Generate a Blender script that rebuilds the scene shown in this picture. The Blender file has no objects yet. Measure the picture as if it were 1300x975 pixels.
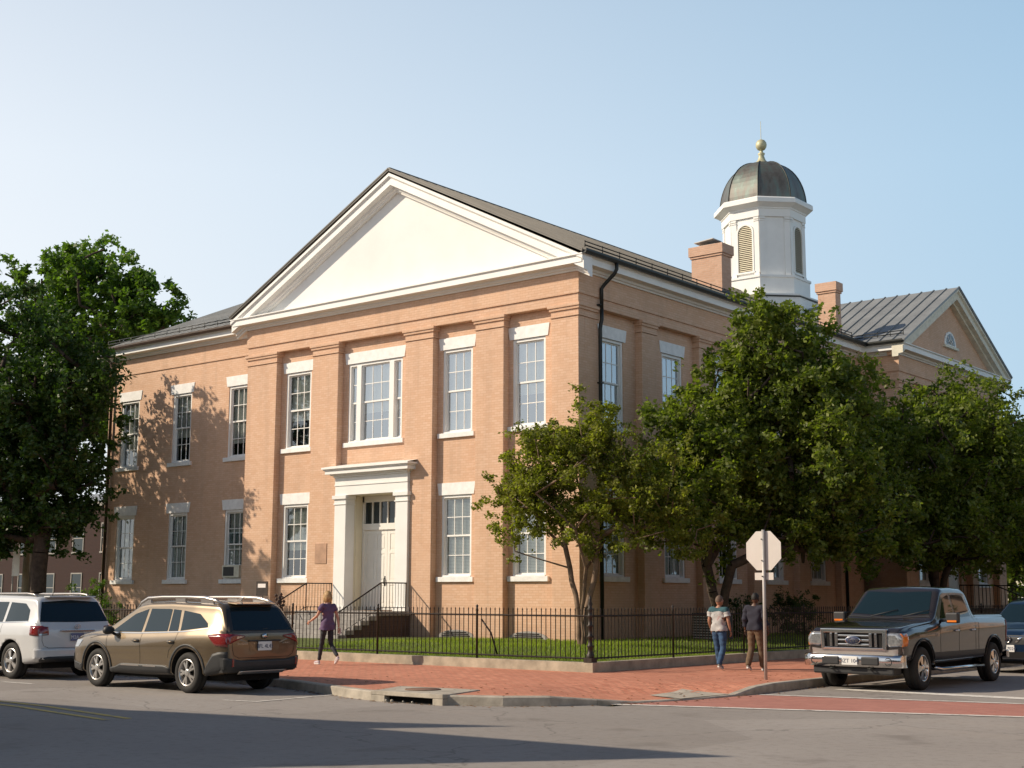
import bpy, bmesh, math, random
import numpy as np
from mathutils import Vector, Matrix
from mathutils.bvhtree import BVHTree
from math import sin, cos, pi, radians

S = bpy.context.scene
COL = S.collection
random.seed(7)

# ------------------------------------------------------------------ helpers
class MB:
    """collects geometry; build() links it as ONE mesh object"""
    def __init__(s, M=None):
        s.v = []; s.f = []; s.mi = []; s.sm = []; s.M = M
    def add(s, vs, fs, mat=0, smooth=False):
        n = len(s.v)
        if s.M: vs = [s.M(*p) for p in vs]
        s.v += [tuple(p) for p in vs]
        s.f += [tuple(i + n for i in f) for f in fs]
        s.mi += [mat] * len(fs); s.sm += [smooth] * len(fs)
        return s
    def box(s, x0, x1, y0, y1, z0, z1, mat=0):
        vs = [(x, y, z) for z in (z0, z1) for y in (y0, y1) for x in (x0, x1)]
        return s.add(vs, [(0, 2, 3, 1), (4, 5, 7, 6), (0, 1, 5, 4), (2, 6, 7, 3), (0, 4, 6, 2), (1, 3, 7, 5)], mat)
    def quad(s, a, b, c, d, mat=0):
        return s.add([a, b, c, d], [(0, 1, 2, 3)], mat)
    def prism(s, poly, d0, d1, plane='xz', mat=0):
        """poly extruded: 'xz' along y, 'yz' along x, 'xy' along z"""
        def P(a, b, d):
            return {'xz': (a, d, b), 'yz': (d, a, b), 'xy': (a, b, d)}[plane]
        n = len(poly)
        vs = [P(a, b, d0) for a, b in poly] + [P(a, b, d1) for a, b in poly]
        fs = [tuple(range(n)), tuple(range(2 * n - 1, n - 1, -1))] + [(i, (i + 1) % n, n + (i + 1) % n, n + i) for i in range(n)]
        return s.add(vs, fs, mat)
    def tube(s, pts, rad, n=8, mat=0, cap=True, smooth=True):
        pts = [Vector(p) for p in pts]
        if not isinstance(rad, (list, tuple)): rad = [rad] * len(pts)
        vs = []; up = None
        for i, p in enumerate(pts):
            d = (pts[min(i + 1, len(pts) - 1)] - pts[max(i - 1, 0)])
            if d.length < 1e-9: d = Vector((0, 0, 1))
            d.normalize()
            if up is None:
                up = Vector((0, 0, 1)) if abs(d.z) < .9 else Vector((1, 0, 0))
            a = d.cross(up)
            if a.length < 1e-4: a = d.orthogonal()
            a.normalize(); b = a.cross(d).normalized(); up = b
            for k in range(n):
                t = 2 * pi * k / n
                vs.append(p + (a * cos(t) + b * sin(t)) * rad[i])
        fs = [(i * n + k, i * n + (k + 1) % n, (i + 1) * n + (k + 1) % n, (i + 1) * n + k) for i in range(len(pts) - 1) for k in range(n)]
        if cap:
            fs += [tuple(range(n - 1, -1, -1)), tuple((len(pts) - 1) * n + k for k in range(n))]
        return s.add(vs, fs, mat, smooth)
    def lathe(s, prof, c=(0, 0, 0), n=24, axis='z', mat=0, smooth=True, rot=0, closed=False, caps=True):
        vs = []
        for r, h in prof:
            for k in range(n):
                t = 2 * pi * k / n + rot
                a, b = r * cos(t), r * sin(t)
                vs.append({'z': (c[0] + a, c[1] + b, c[2] + h), 'y': (c[0] + a, c[1] + h, c[2] + b), 'x': (c[0] + h, c[1] + a, c[2] + b)}[axis])
        m = len(prof)
        fs = [(i * n + k, i * n + (k + 1) % n, ((i + 1) % m) * n + (k + 1) % n, ((i + 1) % m) * n + k) for i in range(m if closed else m - 1) for k in range(n)]
        if not closed and caps:
            if prof[0][0] > 1e-5: fs.append(tuple(range(n)))
            if prof[-1][0] > 1e-5: fs.append(tuple((m - 1) * n + k for k in range(n)))
        return s.add(vs, fs, mat, smooth)
    def sweep(s, prof, path, mat=0, closed=False):
        """profile (out,z) swept along an (x,y) path, outward is to the right of the walk"""
        n = len(path); pr = len(prof); vs = []
        for i in range(n):
            p = Vector(path[i]); ns = []
            for j in (i - 1, i):
                if closed: a, b = path[j % n], path[(j + 1) % n]
                elif 0 <= j < n - 1: a, b = path[j], path[j + 1]
                else: continue
                d = (Vector(b) - Vector(a)).normalized(); ns.append(Vector((d.y, -d.x)))
            m = ns[0] if len(ns) == 1 else (ns[0] + ns[1]) / (1 + ns[0].dot(ns[1]))
            vs += [(p.x + m.x * o, p.y + m.y * o, z) for o, z in prof]
        fs = []
        for i in range(n if closed else n - 1):
            j = (i + 1) % n
            fs += [(i * pr + k, i * pr + (k + 1) % pr, j * pr + (k + 1) % pr, j * pr + k) for k in range(pr)]
        if not closed: fs += [tuple(range(pr)), tuple((n - 1) * pr + k for k in range(pr - 1, -1, -1))]
        return s.add(vs, fs, mat)
    def rake(s, prof, path, mat=0):
        """profile (out,up) sheared along a path of (u,z); local coords (u,out,z)"""
        pr = len(prof)
        vs = [(u, o, z + up) for u, z in path for o, up in prof]
        fs = [(i * pr + k, i * pr + (k + 1) % pr, (i + 1) * pr + (k + 1) % pr, (i + 1) * pr + k) for i in range(len(path) - 1) for k in range(pr)]
        fs += [tuple(range(pr)), tuple((len(path) - 1) * pr + k for k in range(pr - 1, -1, -1))]
        return s.add(vs, fs, mat)
    def build(s, name, mats, parent=None, off=None, recalc=True, bevel=0):
        me = bpy.data.meshes.new(name)
        me.from_pydata(s.v, [], s.f)
        if not isinstance(mats, (list, tuple)): mats = [mats]
        for m in mats: me.materials.append(m)
        me.polygons.foreach_set('material_index', s.mi)
        me.polygons.foreach_set('use_smooth', s.sm)
        if recalc:
            bm = bmesh.new(); bm.from_mesh(me); bmesh.ops.recalc_face_normals(bm, faces=bm.faces); bm.to_mesh(me); bm.free()
        o = bpy.data.objects.new(name, me); COL.objects.link(o)
        if parent:
            o.parent = parent
            r = parent
            while r.parent: r = r.parent
            if off is None and r.get('_world'):
                me.transform(Matrix.Translation(-Vector(r.location)))
        elif off is not None:
            me.transform(Matrix.Translation(-Vector(off))); o.location = off
        if bevel:
            b = o.modifiers.new('bevel', 'BEVEL'); b.width = bevel; b.segments = 2; b.limit_method = 'ANGLE'; b.angle_limit = radians(40)
        return o

def tag(o, label=None, cat=None, group=None, kind=None):
    if label: o['label'] = label
    if cat: o['category'] = cat
    if group: o['group'] = group
    if kind: o['kind'] = kind
    return o

def empty(name, loc=(0, 0, 0), rz=0, label=None, cat=None, group=None, world=False):
    o = bpy.data.objects.new(name, None); COL.objects.link(o)
    o.location = loc; o.rotation_euler = (0, 0, rz); o.empty_display_size = .3
    tag(o, label, cat, group)
    if world: o['_world'] = 1
    return o

def copy_tree(o, parent=None):
    c = o.copy(); COL.objects.link(c); c.parent = parent
    for ch in [x for x in COL.objects if x.parent == o]: copy_tree(ch, c)
    return c

def bake(ob):
    """evaluate modifiers of a temp object, return the mesh and drop the object"""
    bpy.context.view_layer.update()
    dg = bpy.context.evaluated_depsgraph_get()
    me = bpy.data.meshes.new_from_object(ob.evaluated_get(dg))
    bpy.data.objects.remove(ob)
    return me

# ------------------------------------------------------------------ materials
def newmat(name):
    m = bpy.data.materials.new(name); m.use_nodes = True
    nt = m.node_tree; b = nt.nodes['Principled BSDF']
    return m, nt, b
def node(nt, t, **kw):
    n = nt.nodes.new(t)
    for k, v in kw.items():
        if k in n.inputs.keys() if hasattr(n.inputs, 'keys') else False: n.inputs[k].default_value = v
        else: setattr(n, k, v)
    return n
def L(nt, a, b): nt.links.new(a, b)
def noise(nt, vec, scale, detail=6, rough=.6):
    n = nt.nodes.new('ShaderNodeTexNoise'); n.inputs['Scale'].default_value = scale
    n.inputs['Detail'].default_value = detail; n.inputs['Roughness'].default_value = rough
    if vec is not None: L(nt, vec, n.inputs['Vector'])
    return n.outputs['Fac']
def ramp(nt, fac, stops):
    r = nt.nodes.new('ShaderNodeValToRGB'); e = r.color_ramp.elements
    while len(e) < len(stops): e.new(.5)
    for i, (p, c) in enumerate(stops):
        e[i].position = p; e[i].color = (*c, 1) if len(c) == 3 else c
    L(nt, fac, r.inputs['Fac']); return r.outputs['Color']
def mixc(nt, fac, a, b, mode='MIX'):
    m = nt.nodes.new('ShaderNodeMix'); m.data_type = 'RGBA'; m.blend_type = mode
    for sock, val in ((m.inputs['Factor'], fac), (m.inputs['A'], a), (m.inputs['B'], b)):
        pass
    ins = [i for i in m.inputs if i.enabled]
    def put(sock, val):
        if hasattr(val, 'links'): L(nt, val, sock)
        elif isinstance(val, (int, float)): sock.default_value = val
        else: sock.default_value = (*val, 1)
    put(ins[0], fac); put(ins[1], a); put(ins[2], b)
    return [o for o in m.outputs if o.enabled][0]
def bump(nt, b, h, strength=.3, dist=.02):
    n = nt.nodes.new('ShaderNodeBump'); n.inputs['Strength'].default_value = strength; n.inputs['Distance'].default_value = dist
    L(nt, h, n.inputs['Height']); L(nt, n.outputs['Normal'], b.inputs['Normal']); return n
def pos(nt):
    g = nt.nodes.new('ShaderNodeNewGeometry'); return g.outputs['Position']

def simple(name, col, rough=.6, metal=0, coat=0, var=.12, vscale=3., spec=.5, bmp=0, bscale=40.):
    m, nt, b = newmat(name)
    tc = nt.nodes.new('ShaderNodeTexCoord').outputs['Object']
    if var:
        f = noise(nt, tc, vscale)
        lo = tuple(c * (1 - var) for c in col); hi = tuple(min(1, c * (1 + var)) for c in col)
        L(nt, ramp(nt, f, [(.3, lo), (.7, hi)]), b.inputs['Base Color'])
    else: b.inputs['Base Color'].default_value = (*col, 1)
    b.inputs['Roughness'].default_value = rough; b.inputs['Metallic'].default_value = metal
    b.inputs['Coat Weight'].default_value = coat; b.inputs['Coat Roughness'].default_value = .05
    b.inputs['Specular IOR Level'].default_value = spec
    if bmp: bump(nt, b, noise(nt, tc, bscale), bmp, .01)
    return m

def brickmat(name, col, dark, mortar, bw=.215, bh=.075, bstr=.35, mort=.01, stain=.25, xy=False, contrast=.5, rough=.85, msize=None, streak=0):
    m, nt, b = newmat(name)
    p = pos(nt)
    sep = nt.nodes.new('ShaderNodeSeparateXYZ'); L(nt, p, sep.inputs[0])
    comb = nt.nodes.new('ShaderNodeCombineXYZ')
    if xy:
        L(nt, sep.outputs['X'], comb.inputs['X']); L(nt, sep.outputs['Y'], comb.inputs['Y'])
    else:
        ad = nt.nodes.new('ShaderNodeMath'); ad.operation = 'ADD'; L(nt, sep.outputs['X'], ad.inputs[0]); L(nt, sep.outputs['Y'], ad.inputs[1])
        L(nt, ad.outputs[0], comb.inputs['X']); L(nt, sep.outputs['Z'], comb.inputs['Y'])
    br = nt.nodes.new('ShaderNodeTexBrick'); L(nt, comb.outputs[0], br.inputs['Vector'])
    br.inputs['Scale'].default_value = 1; br.inputs['Brick Width'].default_value = bw; br.inputs['Row Height'].default_value = bh
    br.inputs['Mortar Size'].default_value = mort; br.inputs['Mortar Smooth'].default_value = .3
    br.inputs['Color1'].default_value = (*col, 1); br.inputs['Color2'].default_value = (*dark, 1); br.inputs['Mortar'].default_value = (*mortar, 1)
    big = noise(nt, p, .45, 5, .6)
    fine = noise(nt, p, 9, 4, .7)
    c = mixc(nt, ramp(nt, big, [(.35, (0, 0, 0)), (.7, (stain, stain, stain))]), br.outputs['Color'], tuple(x * .6 for x in col))
    c2 = mixc(nt, ramp(nt, fine, [(.55, (0, 0, 0)), (.8, (contrast, contrast, contrast))]), c, tuple(min(1, x * 1.35) for x in col))
    # stray dark flecks where paint has come off the joints
    fl = noise(nt, p, 3.2, 8, .75)
    c3 = mixc(nt, ramp(nt, fl, [(.62, (0, 0, 0)), (.74, (.45, .45, .45))]), c2, tuple(x * .7 for x in dark))
    if streak:
        mp = nt.nodes.new('ShaderNodeMapping'); mp.inputs['Scale'].default_value = (2.2, 2.2, .16); L(nt, p, mp.inputs['Vector'])
        sn = noise(nt, mp.outputs[0], 1., 7, .65)
        c3 = mixc(nt, ramp(nt, sn, [(.5, (0, 0, 0)), (.72, (streak,) * 3)]), c3, tuple(x * .55 for x in col))
        gz_ = nt.nodes.new('ShaderNodeMapRange'); L(nt, sep.outputs['Z'], gz_.inputs[0]); gz_.inputs[1].default_value = 1.9; gz_.inputs[2].default_value = .4
        gm = nt.nodes.new('ShaderNodeMath'); gm.operation = 'MULTIPLY'; L(nt, gz_.outputs[0], gm.inputs[0]); L(nt, noise(nt, p, 1.6, 6, .7), gm.inputs[1])
        c3 = mixc(nt, ramp(nt, gm.outputs[0], [(.15, (0, 0, 0)), (.6, (.55, .55, .55))]), c3, tuple(x * .45 for x in col))
        pt = noise(nt, p, .9, 3, .5)
        c3 = mixc(nt, ramp(nt, pt, [(.56, (0, 0, 0)), (.60, (.16,) * 3)]), c3, tuple(min(1, x * 1.18) for x in col))
    L(nt, c3, b.inputs['Base Color']); b.inputs['Roughness'].default_value = rough
    mul = nt.nodes.new('ShaderNodeMath'); mul.operation = 'MULTIPLY_ADD'
    inv = nt.nodes.new('ShaderNodeMath'); inv.operation = 'SUBTRACT'; inv.inputs[0].default_value = 1; L(nt, br.outputs['Fac'], inv.inputs[1])
    L(nt, fine, mul.inputs[0]); mul.inputs[1].default_value = .5; L(nt, inv.outputs[0], mul.inputs[2])
    bump(nt, b, mul.outputs[0], bstr, .012)
    return m

def leafmat(name, c1, c2, trans=.45):
    m, nt, b = newmat(name)
    g = nt.nodes.new('ShaderNodeNewGeometry')
    c = ramp(nt, g.outputs['Random Per Island'], [(0, c1), (.75, c2), (1, tuple(x * 1.5 for x in c2))])
    pf = noise(nt, pos(nt), .75, 4, .6)
    c = mixc(nt, ramp(nt, pf, [(.42, (0, 0, 0)), (.68, (.75, .75, .75))]), c, (c2[0] * 1.35, c2[1] * 1.3, c2[2] * 1.1))
    c = mixc(nt, ramp(nt, pf, [(.3, (.5, .5, .5)), (.42, (0, 0, 0))]), c, tuple(x * .6 for x in c1))
    L(nt, c, b.inputs['Base Color']); b.inputs['Roughness'].default_value = .5; b.inputs['Specular IOR Level'].default_value = .4
    t = nt.nodes.new('ShaderNodeBsdfTranslucent')
    cc = mixc(nt, 1., c, (1.8, 2.2, .6), 'MULTIPLY'); L(nt, cc, t.inputs['Color'])
    mx = nt.nodes.new('ShaderNodeMixShader'); mx.inputs[0].default_value = trans
    L(nt, b.outputs[0], mx.inputs[1]); L(nt, t.outputs[0], mx.inputs[2])
    L(nt, mx.outputs[0], nt.nodes['Material Output'].inputs['Surface'])
    return m

def glassmat(name, fac=.35, tint=(.75, .82, .85), rough=.02, base=.5):
    m, nt, b = newmat(name)
    nt.nodes.remove(b)
    gl = nt.nodes.new('ShaderNodeBsdfGlossy'); gl.inputs['Roughness'].default_value = rough; gl.inputs['Color'].default_value = (.9, .95, 1, 1)
    tr = nt.nodes.new('ShaderNodeBsdfTransparent'); tr.inputs['Color'].default_value = (*tint, 1)
    lw = nt.nodes.new('ShaderNodeLayerWeight'); lw.inputs['Blend'].default_value = .5
    pw = nt.nodes.new('ShaderNodeMath'); pw.operation = 'POWER'; L(nt, lw.outputs['Facing'], pw.inputs[0]); pw.inputs[1].default_value = 4
    ad = nt.nodes.new('ShaderNodeMath'); ad.operation = 'MULTIPLY_ADD'; ad.use_clamp = True; L(nt, pw.outputs[0], ad.inputs[0]); ad.inputs[1].default_value = .8; ad.inputs[2].default_value = fac
    mx = nt.nodes.new('ShaderNodeMixShader'); L(nt, ad.outputs[0], mx.inputs[0]); L(nt, tr.outputs[0], mx.inputs[1]); L(nt, gl.outputs[0], mx.inputs[2])
    n = nt.nodes.new('ShaderNodeBump'); n.inputs['Strength'].default_value = .05; n.inputs['Distance'].default_value = .05
    L(nt, noise(nt, pos(nt), 1.3, 2, .5), n.inputs['Height']); L(nt, n.outputs[0], gl.inputs['Normal'])
    L(nt, mx.outputs[0], nt.nodes['Material Output'].inputs['Surface'])
    return m

WALL = (.70, .47, .33)
M = {}
M['brick'] = brickmat('painted_salmon_brick', WALL, (.64, .40, .26), (.58, .35, .22), bstr=.4, mort=.007, stain=.30, contrast=.2, streak=.32)
M['white'] = simple('white_paint', (.80, .79, .76), .55, var=.05, vscale=1.2, bmp=.1, bscale=30)
M['cream'] = simple('cream_paint', (.72, .66, .5), .55, var=.06, vscale=1.2)
M['stucco'] = simple('white_stucco', (.78, .775, .755), .8, var=.05, vscale=.6, bmp=.25, bscale=12)
M['lintel'] = simple('painted_stone', (.80, .795, .775), .75, var=.1, vscale=5, bmp=.3, bscale=25)
M['glass'] = glassmat('window_glass', .16)
M['glassup'] = glassmat('upper_window_glass', .42)
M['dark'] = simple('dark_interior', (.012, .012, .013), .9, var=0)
M['blind'] = simple('blind', (.72, .70, .62), .7, var=.1)
M['curtain'] = simple('curtain', (.75, .72, .64), .9, var=.25, vscale=2.2)
M['iron'] = simple('black_iron', (.030, .023, .018), .5, metal=.3, var=.5, vscale=9)
M['ironrust'] = simple('rusty_iron', (.06, .035, .025), .6, metal=.2, var=.5, vscale=12)
M['pipe'] = simple('dark_pipe', (.022, .024, .022), .45, metal=.3, var=.3)
M['brownpipe'] = simple('brown_pipe', (.05, .028, .018), .5, metal=.2, var=.3)
M['white_door'] = simple('door_paint', (.78, .76, .70), .45, var=.04)
M['stone'] = simple('grey_step_stone', (.30, .28, .26), .85, var=.3, vscale=4, bmp=.5, bscale=20)
M['kerb'] = simple('kerb_concrete', (.40, .36, .30), .9, var=.3, vscale=3.5, bmp=.5, bscale=25)
M['lowwall'] = simple('low_wall_concrete', (.38, .33, .25), .9, var=.3, vscale=3., bmp=.5, bscale=18)
M['copper'] = None
def coppermat():
    m, nt, b = newmat('weathered_copper')
    p = pos(nt)
    mp = nt.nodes.new('ShaderNodeMapping'); mp.inputs['Scale'].default_value = (2.2, 2.2, .5); L(nt, p, mp.inputs['Vector'])
    f = noise(nt, mp.outputs[0], 1.2, 8, .65)
    c = ramp(nt, f, [(.3, (.06, .055, .048)), (.48, (.13, .122, .11)), (.6, (.12, .155, .14)), (.75, (.21, .25, .23))])
    L(nt, c, b.inputs['Base Color']); b.inputs['Metallic'].default_value = .3; b.inputs['Roughness'].default_value = .5
    return m
M['copper'] = coppermat()
def roofmat(c1, c2):
    m, nt, b = newmat('standing_seam_roof')
    f = noise(nt, pos(nt), .9, 7, .65)
    L(nt, ramp(nt, f, [(.3, c1), (.7, c2)]), b.inputs['Base Color'])
    b.inputs['Metallic'].default_value = .1; b.inputs['Roughness'].default_value = .5
    return m
M['roof'] = roofmat((.19, .20, .205), (.29, .30, .30)); M['roofpale'] = roofmat((.24, .235, .21), (.36, .345, .31)); M['roofshade'] = roofmat((.07, .066, .058), (.13, .12, .105))  # one metal; the dark tone stands in for a slope turned from the sun
M['chimney'] = brickmat('chimney_brick', (.66, .42, .30), (.57, .34, .23), (.56, .40, .30), bstr=.4, stain=.35, contrast=.3)
M['soot'] = simple('sooted_flashing', (.16, .15, .12), .8, var=.5, vscale=5)
M['redbrick'] = brickmat('shade_darkened_red_brick', (.035, .008, .005), (.025, .006, .004), (.03, .012, .009), bstr=.4, stain=.3, contrast=.2)  # brick darkened below its own tone to put tree shade on the left house
M['rustwhite'] = simple('weathered_white', (.66, .62, .5), .6, var=.15, vscale=4)
M['finial'] = simple('aged_finial', (.50, .47, .30), .5, var=.25, vscale=6, metal=.2)

def asphalt():
    m, nt, b = newmat('asphalt')
    p = pos(nt)
    f1 = noise(nt, p, .28, 7, .6); f2 = noise(nt, p, 60, 3, .8); f3 = noise(nt, p, 7, 6, .7)
    base = ramp(nt, f1, [(.3, (.25, .23, .215)), (.7, (.325, .302, .284))])
    c = mixc(nt, ramp(nt, f2, [(.4, (0, 0, 0)), (.7, (.55, .55, .55))]), base, (.40, .345, .30))
    c = mixc(nt, ramp(nt, f3, [(.35, (.35, .35, .35)), (.5, (0, 0, 0))]), c, (.16, .135, .115))
    # cracks: thin ridges of a warped voronoi
    w = nt.nodes.new('ShaderNodeTexVoronoi'); w.feature = 'DISTANCE_TO_EDGE'; w.inputs['Scale'].default_value = .16
    wn = nt.nodes.new('ShaderNodeTexNoise'); wn.inputs['Scale'].default_value = .9; wn.inputs['Detail'].default_value = 6; L(nt, p, wn.inputs['Vector'])
    va = nt.nodes.new('ShaderNodeVectorMath'); va.operation = 'MULTIPLY_ADD'; L(nt, wn.outputs['Color'], va.inputs[0]); va.inputs[1].default_value = (1.4, 1.4, 1.4); L(nt, p, va.inputs[2])
    L(nt, va.outputs[0], w.inputs['Vector'])
    c = mixc(nt, ramp(nt, w.outputs['Distance'], [(0, (.5, .5, .5)), (.0012, (0, 0, 0))]), c, (.03, .03, .03))
    # pale dusty streaks
    mp = nt.nodes.new('ShaderNodeMapping'); mp.inputs['Scale'].default_value = (.12, 1.1, 1); mp.inputs['Rotation'].default_value = (0, 0, .15); L(nt, p, mp.inputs['Vector'])
    st = noise(nt, mp.outputs[0], 1.3, 6, .65)
    c = mixc(nt, ramp(nt, st, [(.52, (0, 0, 0)), (.75, (.35, .35, .35))]), c, (.37, .32, .275))
    oil = noise(nt, p, .8, 3, .5)
    c = mixc(nt, ramp(nt, oil, [(.62, (0, 0, 0)), (.72, (.5, .5, .5))]), c, (.14, .12, .105))
    pv = nt.nodes.new('ShaderNodeTexVoronoi'); pv.inputs['Scale'].default_value = .11; pv.distance = 'CHEBYCHEV'; L(nt, p, pv.inputs['Vector'])
    c = mixc(nt, ramp(nt, pv.outputs['Color'], [(.62, (0, 0, 0)), (.64, (.22, .22, .22))]), c, (.15, .13, .115))
    sp_ = nt.nodes.new('ShaderNodeTexVoronoi'); sp_.inputs['Scale'].default_value = 2.6; L(nt, p, sp_.inputs['Vector'])
    c = mixc(nt, ramp(nt, sp_.outputs['Distance'], [(.035, (.7, .7, .7)), (.05, (0, 0, 0))]), c, (.10, .085, .075))
    L(nt, c, b.inputs['Base Color']); b.inputs['Roughness'].default_value = .88
    bump(nt, b, f2, .5, .008)
    return m
M['asphalt'] = asphalt()
M['pave'] = brickmat('sidewalk_brick', (.72, .30, .19), (.50, .165, .095), (.36, .19, .12), bw=.2, bh=.1, bstr=.8, mort=.009, stain=.6, xy=True, contrast=.5)
M['crossbrick'] = brickmat('crosswalk_brick', (.48, .20, .155), (.38, .145, .115), (.38, .23, .18), bw=.2, bh=.1, bstr=.3, mort=.008, stain=.4, xy=True, contrast=.25)
def linemat(name, col):
    m, nt, b = newmat(name)
    f = noise(nt, pos(nt), 5, 8, .75)
    L(nt, ramp(nt, f, [(.36, (.27, .25, .23)), (.5, col)]), b.inputs['Base Color']); b.inputs['Roughness'].default_value = .8
    return m
M['linewhite'] = linemat('road_paint_white', (.74, .71, .66)); M['lineyellow'] = linemat('road_paint_yellow', (.62, .45, .12))
def grassmat():
    m, nt, b = newmat('lawn_ground')
    f = noise(nt, pos(nt), 2.5, 8, .7)
    L(nt, ramp(nt, f, [(.3, (.05, .07, .015)), (.55, (.10, .14, .025)), (.75, (.18, .17, .06))]), b.inputs['Base Color']); b.inputs['Roughness'].default_value = .95
    bump(nt, b, noise(nt, pos(nt), 60), .8, .03)
    return m
M['lawn'] = grassmat()
M['blade'] = leafmat('grass_blade', (.09, .13, .016), (.20, .25, .035), .4)
M['bark'] = simple('tree_bark', (.065, .045, .032), .9, var=.4, vscale=8, bmp=.8, bscale=22)
M['palebark'] = simple('smooth_mottled_bark', (.19, .125, .08), .8, var=.35, vscale=5, bmp=.4, bscale=14)
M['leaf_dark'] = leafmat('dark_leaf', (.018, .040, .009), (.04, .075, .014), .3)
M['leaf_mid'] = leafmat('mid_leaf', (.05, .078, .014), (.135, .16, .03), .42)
M['leaf_yel'] = leafmat('olive_leaf', (.075, .09, .016), (.18, .185, .036), .44)
M['leaf_light'] = leafmat('light_leaf', (.045, .085, .014), (.085, .14, .026), .4)
# vehicles
M['glasscar'] = simple('car_glass', (.008, .018, .022), .03, var=0, spec=.6)
M['rubber'] = simple('rubber', (.018, .017, .016), .8, var=.2)
M['plastic'] = simple('black_plastic', (.025, .026, .028), .55, var=.15)
M['chrome'] = simple('chrome', (.62, .61, .6), .14, metal=1, var=.05)
M['alloy'] = simple('alloy', (.55, .53, .51), .3, metal=.8, var=.08)
M['well'] = simple('wheel_well', (.006, .006, .006), .95, var=0)
M['redlens'] = simple('red_lens', (.20, .01, .01), .15, var=.1, coat=1)
M['clearlens'] = simple('clear_lens', (.36, .37, .38), .12, var=.35, vscale=25, metal=.6, coat=1)
M['amber'] = simple('amber_lens', (.75, .2, .02), .2, var=.1, coat=1)
M['plate'] = simple('licence_plate_white', (.7, .7, .68), .5, var=.05)
M['ink'] = simple('dark_ink', (.03, .04, .09), .6, var=0)
M['galv'] = simple('galvanised_steel', (.42, .40, .38), .5, metal=.2, var=.12, vscale=6)
M['signback'] = simple('sign_aluminium', (.60, .56, .52), .5, metal=.15, var=.06, vscale=2)
M['stopred'] = simple('sign_red', (.5, .02, .02), .4, var=.05)
def paint(name, c, metal=.55, rough=.32): return simple(name, c, rough, metal=metal, coat=1., var=.03, vscale=1)
M['tanpaint'] = paint('tan_bronze_paint', (.155, .115, .07)); M['whitepaint'] = paint('pearl_white_paint', (.60, .61, .62), 0, .3)
M['greypaint'] = paint('dark_grey_paint', (.038, .032, .030), .35, .22); M['bluepaint'] = paint('dark_blue_paint', (.008, .025, .06), .4)
M['silverpaint'] = paint('silver_paint', (.42, .39, .37), .7)

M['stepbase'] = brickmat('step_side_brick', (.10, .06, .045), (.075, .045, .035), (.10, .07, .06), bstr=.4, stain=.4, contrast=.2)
# ------------------------------------------------------------------ camera, sky, sun
yaw, pit, rol = radians(39.1302), radians(8.9204), radians(.1655)
F = Vector((-sin(yaw) * cos(pit), cos(yaw) * cos(pit), sin(pit)))
Rt = Vector((cos(yaw), sin(yaw), 0)); U = Rt.cross(F)
R1 = Rt * cos(rol) + U * sin(rol); U1 = U * cos(rol) - Rt * sin(rol)
cam = bpy.data.cameras.new('camera'); co = bpy.data.objects.new('camera', cam); COL.objects.link(co)
mw = Matrix((R1, U1, -F)).transposed().to_4x4(); mw.translation = Vector((22.511, -30.673, 1.7))
co.matrix_world = mw; cam.lens = 36 * 1719.44 / 1300; cam.sensor_width = 36; cam.clip_end = 3000
S.camera = co
SUNDIR = Vector((1.05, 1, -.92)).normalized()
el = math.asin(-SUNDIR.z)
sun = bpy.data.lights.new('sun', 'SUN'); sun.energy = 5.0; sun.angle = radians(.55); sun.color = (1, .85, .66)
so = bpy.data.objects.new('sun', sun); COL.objects.link(so); so.rotation_euler = SUNDIR.to_track_quat('-Z', 'Y').to_euler()
w = bpy.data.worlds.new('World'); S.world = w; w.use_nodes = True
nt = w.node_tree; bg = nt.nodes['Background']
sky = nt.nodes.new('ShaderNodeTexSky'); sky.sky_type = 'NISHITA'; sky.sun_disc = False
sky.sun_elevation = el; sky.sun_rotation = math.atan2(-SUNDIR.x, -SUNDIR.y)
sky.air_density = 1.0; sky.dust_density = 1.6; sky.ozone_density = 1.0; sky.altitude = 0
bg.inputs['Strength'].default_value = .13
tcw = nt.nodes.new('ShaderNodeTexCoord').outputs['Generated']; sxw = nt.nodes.new('ShaderNodeSeparateXYZ'); L(nt, tcw, sxw.inputs[0])
haze = ramp(nt, sxw.outputs['Z'], [(0, (.86, .86, .86)), (.30, (.86, .86, .86)), (.43, (.75, .75, .75)), (.62, (.03, .03, .03))])
dt = nt.nodes.new('ShaderNodeVectorMath'); dt.operation = 'DOT_PRODUCT'; L(nt, tcw, dt.inputs[0]); dt.inputs[1].default_value = (-.724, -.69, 0)
mr = nt.nodes.new('ShaderNodeMapRange'); L(nt, dt.outputs['Value'], mr.inputs[0]); mr.inputs[1].default_value = -.45; mr.inputs[2].default_value = .40
low = mixc(nt, mr.outputs[0], (.50, .67, .80), (1.0, 1.0, 1.0)); high = mixc(nt, mr.outputs[0], (.38, .58, .78), (.80, .86, .94))
zf = nt.nodes.new('ShaderNodeMapRange'); L(nt, sxw.outputs['Z'], zf.inputs[0]); zf.inputs[1].default_value = .03; zf.inputs[2].default_value = .42
tint = mixc(nt, zf.outputs[0], low, high)
scl = mixc(nt, 1., tint, (9.0, 9.0, 8.9), 'MULTIPLY'); dim = mixc(nt, 1., sky.outputs[0], (.30, .40, .52), 'MULTIPLY')
L(nt, mixc(nt, haze, dim, scl), bg.inputs['Color'])
S.view_settings.view_transform = 'Standard'; S.view_settings.look = 'None'; S.view_settings.exposure = 0; S.view_settings.gamma = 1
S.render.engine = 'CYCLES'; S.cycles.use_denoising = True; S.cycles.max_bounces = 6; S.cycles.transparent_max_bounces = 12
try: S.cycles.sample_clamp_indirect = 6
except Exception: pass

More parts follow.
